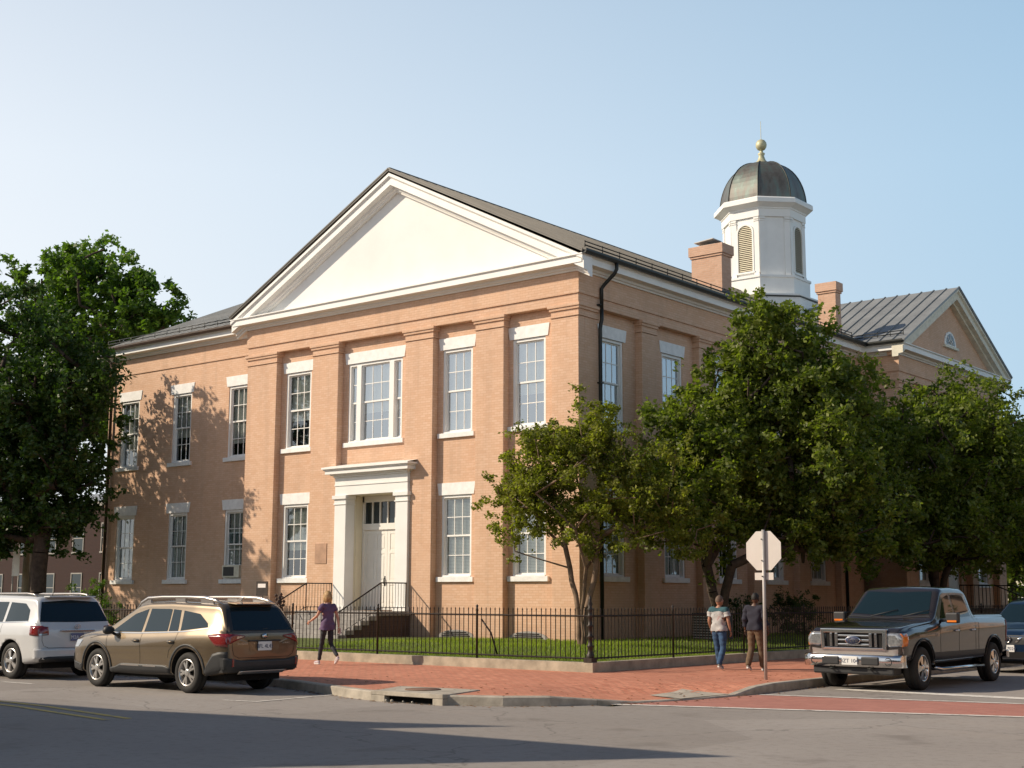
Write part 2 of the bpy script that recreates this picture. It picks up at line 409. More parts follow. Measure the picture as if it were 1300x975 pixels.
# ------------------------------------------------------------------ ground, road, pavement
def struct(o): o['kind'] = 'structure'; return o
mb = MB(); mb.add([(-900, -900, -.02), (900, -900, -.02), (900, 900, -.02), (-900, 900, -.02)], [(0, 1, 2, 3)])
struct(mb.build('ground', simple('far_ground', (.10, .10, .05), .95, var=.3, vscale=.2)))
mb = MB(); mb.quad((-200, -26.5, 0), (120, -26.5, 0), (120, -12.8, 0), (-200, -12.8, 0)); mb.quad((10.0, -12.8, 0), (20.2, -12.8, 0), (20.2, 200, 0), (10.0, 200, 0))
mb.quad((6, -60, 0), (60, -60, 0), (60, -26.5, 0), (6, -26.5, 0))
struct(mb.build('road', M['asphalt']))

# kerb line, road side (x,y)
K = [(-60, -12.95), (-20, -12.95), (0.6, -12.95), (2.0, -13.05), (3.4, -13.4), (4.8, -13.9), (5.6, -14.2), (6.3, -14.38), (7.1, -14.42), (7.9, -14.3), (8.7, -13.9), (9.25, -13.4), (9.66, -12.7), (9.95, -12.0), (10.18, -11.2), (10.32, -10.4), (10.38, -9.6), (10.36, -8.8), (10.3, -8.0), (10.27, -7.0), (10.25, -5), (10.25, 60)]
# resample
KP = []
for a, b in zip(K[:-1], K[1:]):
    a, b = Vector(a), Vector(b); n = max(1, int((b - a).length / .45)) if (b - a).length < 12 else 12
    for i in range(n): KP.append(a.lerp(b, i / n))
KP.append(Vector(K[-1]))
RAMP = Vector((10.0, -10.9))
def sm(x): x = max(0, min(1, x)); return x * x * (3 - 2 * x)
def zside(x, y):
    d = (Vector((x, y)) - RAMP).length
    base = .15
    return base - .125 * (1 - sm((d - 1.2) / 1.3))
def inner(p):
    if p.x < 5.77 and p.y < -12: return Vector((p.x, -7.45))
    if p.y > -7.45: return Vector((5.77, p.y))
    return Vector((5.77, -7.45))
def off(i, d):
    a = KP[max(i - 1, 0)]; b = KP[min(i + 1, len(KP) - 1)]; t = (b - a).normalized(); return KP[i] + Vector((-t.y, t.x)) * d
NK = len(KP); side = MB(); nn = 30
for i in range(NK):
    o = off(i, .16); q = inner(KP[i])
    for j in range(nn + 1):
        p = o.lerp(q, (j / nn)); side.v.append((p.x, p.y, zside(p.x, p.y)))
for i in range(NK - 1):
    for j in range(nn):
        a = i * (nn + 1) + j; side.f.append((a, a + 1, a + nn + 2, a + nn + 1)); side.mi.append(0); side.sm.append(True)
struct(side.build('sidewalk', M['pave'], recalc=False))
# kerb stones: separate lengths with joints
kb = MB()
DR0, DR1 = 6.4, 7.9
def kz(p): return zside(p.x, p.y) + .004
i = 0
for i in range(NK - 1):
    a, b = KP[i], KP[i + 1]
    if a.x > DR0 - .1 and b.x < DR1 + .1 and a.y < -13.9: continue
    big = (b - a).length > 2
    n = 6 if big else 1
    for k in range(n):
        p, q = a.lerp(b, k / n), a.lerp(b, (k + 1) / n)
        t = (q - p).normalized(); nr = Vector((-t.y, t.x)); g = .006 if (i % 4 == 3) else 0
        q2 = q - t * g
        z0, z1 = kz(p), kz(q)
        P, Q = p + nr * .165, q2 + nr * .165
        fo, fq = p + nr * .02, q2 + nr * .02
        vs = [(p.x, p.y, -.05), (q2.x, q2.y, -.05), (q2.x, q2.y, z1 - .02), (p.x, p.y, z0 - .02), (fq.x, fq.y, z1), (fo.x, fo.y, z0), (Q.x, Q.y, z1), (P.x, P.y, z0), (Q.x, Q.y, -.05), (P.x, P.y, -.05)]
        kb.add(vs, [(0, 1, 2, 3), (3, 2, 4, 5), (5, 4, 6, 7), (1, 8, 6, 4, 2), (0, 3, 5, 7, 9)])
struct(kb.build('kerb', M['kerb'], recalc=False))
# storm drain inlet in the kerb
dr = empty('storm_drain', (6.6, -14.3, 0), 0, 'concrete storm drain inlet set into the kerb, with round manhole cover on top', 'storm drain', world=True)
m = MB(); y0 = -14.42
m.box(6.3, 7.9, y0, y0 + .16, .10, .172); m.box(6.3, 6.62, y0 + .002, y0 + .16, -.05, .099); m.box(7.68, 7.9, y0 + .002, y0 + .16, -.05, .099)
m.prism([(6.3, y0 + .16), (7.9, y0 + .16), (7.55, -13.1), (5.9, -13.3)], .13, .168, 'xy')
m.build('slab', M['kerb'], dr, bevel=.01)
m = MB(); m.box(6.62, 7.68, y0 + .12, y0 + .155, -.04, .099); m.box(6.62, 7.68, y0 + .01, y0 + .12, -.045, .006); m.build('opening', M['well'], dr)
m = MB(); m.lathe([(.0, .002), (.27, .002), (.275, -.004), (.30, -.004), (.30, .004), (.285, .006)], (6.85, -13.75, .176), 28, caps=False); m.build('manhole_cover', simple('rusty_cover', (.22, .13, .09), .8, var=.3, vscale=12, bmp=.6, bscale=40), dr)
m = MB()
for q in ((6.72, .025), (6.85, .03), (7.3, .02), (7.1, .018)):
    m.lathe([(0, -q[1]), (q[1], -q[1] * .4), (q[1] * .8, q[1] * .5), (0, q[1] * .8)], (q[0], y0 - .06, .03), 7)
tag(m.build('pebble', M['kerb']), 'small pebbles lying in the gutter at the storm drain', 'pebbles', kind='stuff')
SLAB = [(9.2, -9.45), (9.35, -10.75), (10.2, -11.1), (10.25, -9.6)]
# pale concrete slab in the brick pavement near the ramp
m = MB(); c4 = SLAB
n = 8; base = len(m.v)
for i in range(n + 1):
    for j in range(n + 1):
        a = Vector(c4[0]).lerp(Vector(c4[1]), i / n); b = Vector(c4[3]).lerp(Vector(c4[2]), i / n); p = a.lerp(b, j / n); m.v.append((p.x, p.y, zside(p.x, p.y) + .014))
for i in range(n):
    for j in range(n):
        a = i * (n + 1) + j; m.f.append((a, a + 1, a + n + 2, a + n + 1)); m.mi.append(0); m.sm.append(True)
struct(m.build('ramp_slab', M['kerb'], recalc=False))
# markings
def line(mb, pts, w, z):
    for a, b in zip(pts[:-1], pts[1:]):
        a, b = Vector(a), Vector(b); t = (b - a).normalized(); nr = Vector((-t.y, t.x)) * w / 2
        mb.quad((a.x - nr.x, a.y - nr.y, z), (b.x - nr.x, b.y - nr.y, z), (b.x + nr.x, b.y + nr.y, z), (a.x + nr.x, a.y + nr.y, z))
m = MB(); line(m, [(9.75, -12.45), (15.6, -10.45), (20, -8.9)], .16, .008)
line(m, [(10.5, -8.95), (14.7, -8.0), (20, -6.8)], .14, .008)
line(m, [(10.9, -6.65), (14.35, -6.75), (20, -6.9)], .42, .006)
line(m, [(4.43, -15.95), (5.13, -15.8)], .09, .006); line(m, [(5.1, -15.83), (4.9, -13.9)], .09, .0065)
line(m, [(-1.6, -15.7), (-2.6, -15.75)], .09, .006)
struct(m.build('white_road_marking', M['linewhite']))
m = MB(); line(m, [(-60, -14.7), (3.3, -18.55), (6.15, -19.0)], .11, .006); line(m, [(-60, -15.0), (3.0, -18.86), (6.1, -19.33)], .11, .006)
struct(m.build('yellow_road_marking', M['lineyellow']))
m = MB(); m.add([(9.85, -12.3, .004), (15.6, -10.35, .004), (20, -8.8, .004), (20, -6.95, .004), (14.7, -8.1, .004), (10.5, -9.05, .004)], [(0, 1, 4, 5), (1, 2, 3, 4)])
struct(m.build('brick_crosswalk', M['crossbrick']))
# crosswalk band proper is narrow: grey asphalt lies between the thin line and the stop line
# lawn
def zl(x, y):
    d = min(5.6 - x if x > -999 else 9, 99); d = min(d, y + 7.3)
    return .315 + .17 * sm(d / 3.4) + .02 * sin(x * 1.3) * sin(y * .9) * sm(d)
m = MB()
xs = [-60 + i * 2 for i in range(20)] + [-20 + i * .5 for i in range(52)]; xs = [x for x in xs if x < 5.6] + [5.6]
ys = [-7.3 + i * .5 for i in range(20)] + [2.7 + i * 1.5 for i in range(38)]
for x in xs:
    for y in ys: m.v.append((x, y, zl(x, y)))
ny = len(ys)
for i in range(len(xs) - 1):
    for j in range(ny - 1):
        a = i * ny + j; m.f.append((a, a + ny, a + ny + 1, a + 1)); m.mi.append(0); m.sm.append(True)
struct(m.build('lawn', M['lawn'], recalc=False))
def fastmesh(name, V, F4, mat, parent=None):
    me = bpy.data.meshes.new(name); n = len(V); f = len(F4)
    me.vertices.add(n); me.vertices.foreach_set('co', V.astype(np.float32).ravel())
    me.loops.add(f * 4); me.loops.foreach_set('vertex_index', F4.astype(np.int32).ravel())
    me.polygons.add(f); me.polygons.foreach_set('loop_start', np.arange(0, f * 4, 4, dtype=np.int32))
    me.update(calc_edges=True); me.materials.append(mat)
    o = bpy.data.objects.new(name, me); COL.objects.link(o); o.parent = parent; return o
rng = np.random.default_rng(3)
n = 46000
gx = np.concatenate([rng.uniform(-4.5, 5.6, n // 2), rng.uniform(0, 5.6, n // 2)]); gy = np.concatenate([rng.uniform(-7.28, 0, n // 2), rng.uniform(-7.2, 14, n // 2)])
gz = np.array([zl(a, b) for a, b in zip(gx, gy)])
h = rng.uniform(.03, .075, n); th = rng.uniform(0, 2 * pi, n); wd = .006
dx, dy = np.cos(th) * wd, np.sin(th) * wd; lx, ly = rng.normal(0, .02, n), rng.normal(0, .02, n)
V = np.stack([np.stack([gx - dx, gy - dy, gz - .01], 1), np.stack([gx + dx, gy + dy, gz - .01], 1), np.stack([gx + lx + dx * .3, gy + ly + dy * .3, gz + h], 1), np.stack([gx + lx - dx * .3, gy + ly - dy * .3, gz + h], 1)], 1).reshape(-1, 3)
g = fastmesh('grass', V, np.arange(4 * n).reshape(-1, 4), M['blade']); tag(g, 'short green lawn grass inside the iron fence', 'grass', kind='stuff')

# low retaining wall under the fence
t = tag(MB().sweep([(0, .10), (0, .345), (.0, .35), (-.26, .35), (-.26, .0), (0, 0)], [(-45, -7.45), (5.79, -7.45), (5.79, 34)]).build('low_wall', M['lowwall'], off=(5.7, -7.4, .1), bevel=.012), 'low weathered concrete wall edging the lawn under the iron fence', 'wall')

# ------------------------------------------------------------------ iron fence
def fence(name, p0, p1, posts, label, first_ornate):
    a, b = Vector(p0), Vector(p1); d = (b - a).normalized(); Lh = (b - a).length
    root = empty(name, (a.x, a.y, .35), 0, label, 'fence', 'black iron picket fences on the low wall', world=True)
    P = lambda s, z: (a.x + d.x * s, a.y + d.y * s, z)
    st = [0] + posts + [Lh]
    for s0, s1 in zip(st[:-1], st[1:]):
        m = MB()
        for z, h in ((1.30, .03), (.43, .028)):
            m.tube([P(s0 + .03, z), P(s1 - .03, z)], h * .62, 4, smooth=False)
        k = max(2, int((s1 - s0) / .128)); 
        for i in range(1, k):
            s = s0 + (s1 - s0) * i / k; j = random.uniform(-.006, .006)
            m.tube([P(s, .40), P(s + j, 1.40), P(s + j, 1.425), P(s + j, 1.47)], [.0125, .0125, .019, .003], 4, smooth=False)
        m.build('picket_panel', M['iron'], root)
    for i, s in enumerate(st):
        if i == 0 and first_ornate: continue
        if i == len(st) - 1 and not first_ornate: continue
        m = MB(); m.tube([P(s, .34), P(s, 1.38), P(s, 1.40), P(s, 1.45), P(s, 1.5), P(s, 1.53)], [.026, .026, .034, .02, .03, .004], 8)
        m.build('post', M['iron'], root)
    return root
fence('iron_fence', (-28.3, -7.35), (5.66, -7.35), [3.1 * i for i in range(1, 7)] + [21.6, 24.75, 27.75, 30.85][1:] , 'iron picket fence along the front lawn facing the wide street', False)
fence('iron_fence', (5.66, -7.35), (5.66, 30), [3.2, 6.4, 9.6, 12.8, 16, 19.2, 22.4, 25.6], 'iron picket fence along the shaded side lawn behind the two walking men', True)
# ornate corner post
m = MB(); c = (5.66, -7.35, .35)
prof = [(.085, 0), (.085, .16), (.06, .19), (.055, .30), (.08, .33), (.05, .36), (.045, .5), (.075, .53), (.045, .56), (.045, .72), (.078, .75), (.045, .78), (.045, .92), (.07, .95), (.05, .98), (.045, 1.06), (.065, 1.1), (.035, 1.13), (.055, 1.2), (.03, 1.26), (.035, 1.3), (.004, 1.38)]
m.lathe(prof, c, 10); m.box(c[0] - .1, c[0] + .1, c[1] - .1, c[1] + .1, .345, .44)
tag(m.build('fence_post', M['iron'], off=c), 'ornate cast iron corner post where the two fence runs meet', 'post')
for px, lb in ((-4.05, 'rusty ornate gate post beside the stone steps, with vine scroll top'),):
    m = MB(); c = (px, -7.35, .35); m.lathe([(r * 1.05, z) for r, z in prof], c, 10)
    for q in range(14):
        a = q * 1.9; m.lathe([(0, -.05), (.05, 0), (0, .05)], (c[0] + .10 * cos(a), c[1] + .10 * sin(a), 1.35 + .03 * q), 6)
    tag(m.build('gate_post', M['ironrust'], off=c), lb, 'post')
# bent brace leaning on the fence
m = MB(); m.tube([(2.55, -7.2, 1.2), (2.75, -7.1, .9), (2.85, -7.0, .42)], .02, 6)
tag(m.build('fence_brace', M['iron'], off=(2.85, -7.0, .35)), 'curved iron brace rod leaning behind the front fence', 'brace')

# ------------------------------------------------------------------ courthouse
B = empty('brick_courthouse', (-7, 6, .45), 0, 'large two storey salmon brick courthouse with white pediment and octagonal cupola', 'courthouse', world=True)
MF = lambda u, d, z: (u, -d, z)               # front wall coordinates (d outward)
MW = lambda u, d, z: (u, .9 - d, z)           # left wing front
MS = lambda u, d, z: (d, u, z)                # side wall
MG = lambda u, d, z: (1.6 + d, u, z)          # right gable block, street face
MR = lambda u, d, z: (u, 18.6 - d, z)         # right gable block, return
ML = lambda u, d, z: (-24.0 - d, u, z)        # far left end of the wing
def wallgrid(m, u0, u1, z0, z1, holes, d=0, rev=.22, mat=0):
    us = sorted({u0, u1, *[h[0] for h in holes], *[h[1] for h in holes]}); zs = sorted({z0, z1, *[h[2] for h in holes], *[h[3] for h in holes]})
    for a, b in zip(us[:-1], us[1:]):
        for c, e in zip(zs[:-1], zs[1:]):
            cu, cz = (a + b) / 2, (c + e) / 2
            if any(h[0] < cu < h[1] and h[2] < cz < h[3] for h in holes): continue
            m.quad((a, d, c), (b, d, c), (b, d, e), (a, d, e), mat)
    for h in holes:
        a, b, c, e = h
        for p, q in (((a, c), (a, e)), ((a, e), (b, e)), ((b, e), (b, c)), ((b, c), (a, c))):
            m.quad((p[0], d, p[1]), (q[0], d, q[1]), (q[0], d - rev, q[1]), (p[0], d - rev, p[1]), mat)

def window(MM, u0, u1, z0, z1, d=0, kind='blind', triple=False, up=False, ac=False, lbl=None, flare=.06, lh=.37):
    """sash window in the opening; > lintel, sill, pane, blind"""
    m = MB(MM); cw = .085
    D0, D1 = d - .16, d - .03
    m.box(u0, u0 + cw, D0, D1, z0, z1); m.box(u1 - cw, u1, D0, D1, z0, z1); m.box(u0 + cw, u1 - cw, D0, D1, z1 - cw, z1); m.box(u0 + cw, u1 - cw, D0, D1 + .01, z0, z0 + .05)
    panes = []
    def sashes(a, b, cols, lower_raise=0):
        zc = (z0 + z1) / 2
        for (s0, s1, dd) in ((zc - .02, z1 - cw, d - .10), (z0 + .05 + lower_raise, zc + .02 + lower_raise, d - .135)):
            st = .045
            m.box(a, a + st, dd - .03, dd, s0, s1); m.box(b - st, b, dd - .03, dd, s0, s1); m.box(a + st, b - st, dd - .03, dd, s1 - st, s1); m.box(a + st, b - st, dd - .03, dd, s0, s0 + st * 1.2)
            for i in range(1, cols):
                u = a + st + (b - a - 2 * st) * i / cols; m.box(u - .012, u + .012, dd - .026, dd - .004, s0 + st, s1 - st)
            zm = (s0 + s1) / 2; m.box(a + st, b - st, dd - .025, dd - .003, zm - .012, zm + .012)
            panes.append((a + st * .5, b - st * .5, dd - .016, s0 + st * .5, s1 - st * .5))
    if triple:
        w3 = (u1 - u0 - 2 * cw); sl = .30; ml = .20
        a = u0 + cw; m.box(a + sl, a + sl + ml, D0, D1 + .02, z0 + .05, z1 - cw); m.box(u1 - cw - sl - ml, u1 - cw - sl, D0, D1 + .02, z0 + .05, z1 - cw)
        sashes(a, a + sl, 1); sashes(a + sl + ml, u1 - cw - sl - ml, 3); sashes(u1 - cw - sl, u1 - cw, 1)
    else: sashes(u0 + cw, u1 - cw, 3, .42 if ac else 0)
    w = m.build('window', M['white'], B)
    if lbl: w['label'] = lbl
    pm = MB(MM)
    for a, b, dd, s0, s1 in panes: pm.quad((a, dd, s0), (b, dd, s0), (b, dd, s1), (a, dd, s1))
    pm.build('pane', M['glassup'] if up else M['glass'], w)
    lm = MB(MM); e = .10
    lm.prism([(u0 - e, z1), (u1 + e, z1), (u1 + e + flare, z1 + lh), (u0 - e - flare, z1 + lh)], d - .05, d + .025); lm.build('lintel', M['lintel'], w)
    sm_ = MB(MM); sm_.box(u0 - .13, u1 + .13, d - .2, d + .09, z0 - .15, z0 + .0); sm_.box(u0 + .04, u1 - .04, d - .2, d - .005, z0, z0 + .045); sm_.build('sill', M['lintel'], w, bevel=.01)
    bm_ = MB(MM)
    if kind == 'blind':
        top = z1 - .08; bot = z0 + .06 + (random.choice([0, 0, .5, .9]) if not ac else .5); z = top
        while z > bot:
            bm_.quad((u0 + .1, d - .19, z), (u1 - .1, d - .19, z), (u1 - .1, d - .215, z - .036), (u0 + .1, d - .215, z - .036)); z -= .043
        bm_.build('blind', M['blind'], w, recalc=False)
    elif kind == 'curtain':
        n = 26
        for (a, b) in ((u0 + .06, u0 + (u1 - u0) * .46), (u1 - (u1 - u0) * .44, u1 - .06)):
            vs = []
            for i in range(n + 1):
                u = a + (b - a) * i / n; dd = d - .24 + .018 * sin(i * 1.7)
                vs += [(u, dd, z0 + .04), (u, dd, z1 - .05)]
            bm_.add(vs, [(2 * i, 2 * i + 2, 2 * i + 3, 2 * i + 1) for i in range(n)], 0, True)
        bm_.build('curtain', M['curtain'], w, recalc=False)
    return w

Z0, ZC, ZE = .3, 9.68, 10.04
# bay layout on the front
PIL = [(-14.45, -12.92), (-11.1, -9.86), (-6.8, -5.62), (-3.87, -2.77), (-.98, 0)]
REC = -.25
wins = []   # (u0,u1,z0,z1)
LOW, UP = (2.28, 4.76), (6.66, 9.28)
fw = MB(MF)
def bay(MM, a, b, holes): 
    m = MB(MM); wallgrid(m, a - .05, b + .05, Z0, ZE + .02, holes, REC); return m
w1 = (-12.68, -11.42); big = (-9.62, -7.16); w4 = (-5.42, -4.2); w5 = (-2.62, -1.38)
walls = MB()
def addto(dst, m):
    n = len(dst.v); dst.v += m.v; dst.f += [tuple(i + n for i in f) for f in m.f]; dst.mi += m.mi; dst.sm += m.sm
addto(walls, bay(MF, -12.92, -11.1, [(*w1, *LOW), (*w1, *UP)]))
addto(walls, bay(MF, -9.86, -6.8, [(*big, *UP), (-9.3, -7.2, 1.25, 5.05)]))
addto(walls, bay(MF, -5.62, -3.87, [(*w4, *LOW), (*w4, *UP)]))
addto(walls, bay(MF, -2.77, -.98, [(*w5, *LOW), (*w5, *UP)]))
m = MB(MF); m.box(-14.45, 0, -.4, 0, ZE, 10.95); addto(walls, m)
# wing front
ww = [(-23.15, -21.98), (-19.85, -18.72), (-16.55, -15.4)]
m = MB(MW); wallgrid(m, -24, -14.4, Z0, 10.95, [(*q, *r) for q in ww for r in (LOW, UP)], 0); addto(walls, m)
m = MB(ML); wallgrid(m, .9, 15, Z0, 11.0, [], 0); m.add([(.9, 0, 11), (15, 0, 11), (7.95, 0, 14.3)], [(0, 1, 2)]); addto(walls, m)
m = MB(); m.quad((-14.45, 0, Z0), (-14.45, .95, Z0), (-14.45, .95, 11), (-14.45, 0, 11)); addto(walls, m)
# side
SC = [1.98, 5.3, 8.55, 11.8, 15.05]; SP = [(0.0, .93)] + [(c + 1.28, c + 2.08) for c in SC[:-1]] + [(16.4, 18.7)]
edges = [(a[1], b[0]) for a, b in zip(SP[:-1], SP[1:])]
for (a, b), c in zip(edges, SC):
    q = (c - .56, c + .62)
    addto(walls, bay(MS, a, b, [(*q, *LOW), (*q, *UP)]))
m = MB(MS); m.box(0.4, 18.6, -.4, 0, ZE, 10.95); addto(walls, m)
# right gable block
GW = [19.9, 24.1, 28.1]
m = MB(MR); wallgrid(m, -6, 1.35, Z0, ZE + .02, [], REC); addto(walls, m)
m = MB(MR); m.box(-6, 1.6, -.4, 0, ZE, 10.95); addto(walls, m)
m = MB(MG); wallgrid(m, 18.85, 29.1, Z0, ZE + .02, [(c - .6, c + .6, *r) for c in (20.9, 27.1) for r in (LOW, UP)] + [(23.4, 24.6, *UP), (23.3, 24.7, 1.3, 4.2)], REC); addto(walls, m)
m = MB(MG); m.box(19.0, 29.3, -.4, 0, ZE, 10.95)
fan = [(23.95 + .62 * cos(t), 11.98 + .62 * sin(t)) for t in [pi * i / 14 for i in range(15)]]
m.prism([(18.4, 10.96), (29.5, 10.96), (29.5, 11.3), (23.95, 14.3), (18.4, 11.3)], -.35, 0); addto(walls, m)
m = MB(); m.quad((-24, 15, Z0), (-14.45, 15, Z0), (-14.45, 15, 11), (-24, 15, 11)); m.quad((-14.45, 15, Z0), (-14.45, 29.3, Z0), (-14.45, 29.3, 11.3), (-14.45, 15, 11.3))
m.quad((-14.45, 29.3, Z0), (1.6, 29.3, Z0), (1.6, 29.3, 11.3), (-14.45, 29.3, 11.3)); m.add([(-14.45, 29.3, 11.3), (0, 29.3, 11.3), (-7.2, 29.3, 15)], [(0, 1, 2)]); addto(walls, m)
walls.build('wall', M['brick'], B)
# dark rooms behind the glass
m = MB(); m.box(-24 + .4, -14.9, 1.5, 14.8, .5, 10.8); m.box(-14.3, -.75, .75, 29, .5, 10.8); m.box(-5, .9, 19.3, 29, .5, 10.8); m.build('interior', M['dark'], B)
# pilasters with stepped capitals
def pilaster(MM, a, b, ca, cb, back=REC):
    m = MB(MM); m.box(a, b, back - .05, 0, Z0, ZC)
    p = m.build('pilaster', M['brick'], B, bevel=.012)
    m = MB(MM)
    for k, (zz0, zz1, o) in enumerate(((ZC + .0, ZC + .05, .035), (ZC + .05, ZC + .2, .006), (ZC + .2, ZC + .28, .05), (ZC + .28, ZE + .002, .085))):
        m.box(a - (o if ca else 0), b + (o if cb else 0), back - .05, o, zz0, zz1)
    m.build('capital', M['brick'], p)
for i, (a, b) in enumerate(PIL): pilaster(MF, a, b, True, True)
for i, (a, b) in enumerate(SP):
    if i == 0: pilaster(MS, .302, b, False, True)
    elif i == len(SP) - 1: pilaster(MS, a, 18.3, True, False)
    else: pilaster(MS, a, b, True, True)
pilaster(MR, .55, 1.6, True, True)
for a, b in ((18.905, 19.75), (22.0, 22.7), (25.3, 26.0), (28.4, 29.3)): pilaster(MG, a, b, True, True)
# frieze string and cornice
PATH = [(-14.45, .85), (-14.45, 0), (0, 0), (0, 18.6), (1.6, 18.6), (1.6, 29.3), (-3, 29.3)]
m = MB(); m.sweep([(-.05, 10.33), (.045, 10.33), (.045, 10.96), (-.05, 10.96)], PATH); m.sweep([(-.05, 10.33), (.04, 10.33), (.04, 10.96), (-.05, 10.96)], [(-24, 14), (-24, .9), (-14.46, .9)])
m.build('frieze', M['brick'], B)
CP = [(-.05, 10.955), (.10, 10.955), (.12, 11.0), (.17, 11.02), (.19, 11.08), (.425, 11.10), (.425, 11.28), (.485, 11.31), (.485, 11.345), (-.05, 11.40)]
m = MB(); m.sweep(CP, PATH); m.sweep(CP, [(-24, 14), (-24, .9), (-14.46, .9)]); m.build('cornice', M['white'], B)
# pediment
m = MB(MF); m.prism([(-14.5, 11.35), (.05, 11.35), (-7.22, 15.25)], -.3, .01); m.build('pediment', M['stucco'], B)
apex = (-7.22, 15.22)
RP = [(-.02, -.62), (.12, -.62), (.14, -.56), (.19, -.54), (.21, -.46), (.40, -.44), (.40, -.22), (.47, -.16), (.47, -.06), (-.02, -.06)]
m = MB(MF); m.rake(RP, [(-14.93, 11.34), (apex[0], apex[1] + .06), (.49, 11.34)]); m.build('raking_cornice', M['white'], B)
def prof_clip(): pass
m = MB(MG); RG = [(-.02, -.6), (.22, -.6), (.24, -.5), (.42, -.48), (.42, -.22), (.5, -.15), (.5, -.05), (-.02, -.05)]
m.rake(RG, [(18.1, 11.42), (23.95, 14.5), (29.8, 11.42)]); m.build('raking_cornice', M['rustwhite'], B)
# fanlight
m = MB(MG); 
m.prism([(23.95 + .62 * cos(t), 12.05 + .62 * sin(t)) for t in [pi * i / 14 for i in range(15)]], .005, .05)
f = m.build('fanlight', M['white'], B)
m = MB(MG); m.prism([(23.95 + .46 * cos(t), 12.12 + .46 * sin(t)) for t in [pi * i / 14 for i in range(15)]], .051, .056); m.build('pane', M['glasscar'], f)
m = MB(MG)
for t in (pi / 4, pi / 2, 3 * pi / 4):
    a, b = (23.95, 12.12), (23.95 + .46 * cos(t), 12.12 + .46 * sin(t)); m.tube([(a[0], .06, a[1]), (b[0], .06, b[1])], .014, 4)
m.tube([(23.95 + .22 * cos(t), .06, 12.12 + .22 * sin(t)) for t in [pi * i / 8 for i in range(9)]], .013, 4); m.build('glazing_bar', M['white'], f)
m = MB(MG); m.box(23.2, 24.7, 0, .12, 11.95, 12.05); m.build('sill', M['rustwhite'], f)

# roofs with standing seams
def roofplane(m, e0, e1, r1, r0, sp=.43, th=.05, sh=.045):
    e0, e1, r1, r0 = map(Vector, (e0, e1, r1, r0)); nrm = (e1 - e0).cross(r0 - e0).normalized()
    if nrm.z < 0: nrm = -nrm
    lo = [e0, e1, r1, r0]; vs = [p - nrm * th for p in lo] + lo
    m.add(vs, [(0, 1, 2, 3), (4, 5, 6, 7), (0, 1, 5, 4), (1, 2, 6, 5), (2, 3, 7, 6), (3, 0, 4, 7)])
    n = int((e1 - e0).length / sp); d = (e1 - e0).normalized() * .016
    for i in range(n + 1):
        t = i / n; a, b = e0.lerp(e1, t), r0.lerp(r1, t)
        h = nrm * sh; m.add([a - d, a + d, b + d, b - d, a - d + h, a + d + h, b + d + h, b - d + h], [(4, 5, 6, 7), (0, 1, 5, 4), (1, 2, 6, 5), (2, 3, 7, 6), (3, 0, 4, 7)])
m = MB(); xr, zr = -7.22, 15.34
roofplane(m, (.52, -.50, 11.42), (.52, 18.2, 11.42), (xr, 18.2, zr), (xr, -.50, zr))
roofplane(m, (-14.96, -.50, 11.42), (-14.96, 29.7, 11.42), (xr, 29.7, zr), (xr, -.50, zr))
roofplane(m, (.0, 18.2, 11.68), (.0, 29.7, 11.68), (xr, 29.7, zr), (xr, 18.2, zr))
m.box(xr - .06, xr + .06, -.5, 29.7, zr - .02, zr + .05); m.build('main_roof', M['roofshade'], B)
m = MB(); yr, zr2 = 23.95, 14.52
roofplane(m, (-6, 18.05, 11.42), (2.13, 18.05, 11.42), (2.13, yr, zr2), (-6, yr, zr2), .52); roofplane(m, (-6, 29.85, 11.42), (2.13, 29.85, 11.42), (2.13, yr, zr2), (-6, yr, zr2), .52); m.build('cross_roof', M['roof'], B)
m = MB(); roofplane(m, (-24.5, .42, 11.38), (-14.2, .42, 11.38), (-14.2, 7.95, 14.7), (-24.5, 7.95, 14.7), sp=.5, sh=.014); roofplane(m, (-24.5, 15.5, 11.38), (-14.2, 15.5, 11.38), (-10, 7.95, 14.7), (-24.5, 7.95, 14.7)); m.build('wing_roof', M['roofpale'], B)
m = MB(); m.quad((-14.3, 7.95, 14.68), (-10, 7.95, 14.68), (-14.3, 7.9, 11.5), (-14.3, 7.9, 11.5)); 
# snow guards
m = MB()
def guard(a, b, n, ):
    a, b = Vector(a), Vector(b); m.tube([a, b], .022, 5); m.tube([a + Vector((0, 0, .11)), b + Vector((0, 0, .11))], .018, 5)
    for i in range(n + 1):
        p = a.lerp(b, i / n); m.tube([p - Vector((0, 0, .06)), p + Vector((0, 0, .14))], .016, 4)
for a_, b_, n_ in (((.1, .2, 11.76), (.1, 17.8, 11.76), 20), ((-24.2, .85, 11.72), (-15.0, .85, 11.72), 12), ((-.2, 18.5, 11.76), (1.9, 18.5, 11.76), 4)):
    m = MB(); guard(a_, b_, n_); m.build('snow_guard', M['pipe'], B)
# gutters
m = MB(MS); m.sweep([(0, 0)], [(0, 0)]) if False else None
gp = [(0, 11.40), (.06, 11.33), (.14, 11.33), (.17, 11.40), (.17, 11.46), (.15, 11.46), (.14, 11.41), (.02, 11.44)]
m = MB(); m.sweep([(o + .0, z) for o, z in gp], [(.46, -.46), (.46, 18.1)]); m.sweep(gp, [(.46, 18.14), (2.06, 18.14)]); m.build('gutter', M['pipe'], B)
m = MB(); m.sweep([(o, z - .03) for o, z in gp], [(-24.4, .45), (-14.9, .45)]); m.build('gutter', M['brownpipe'], B)
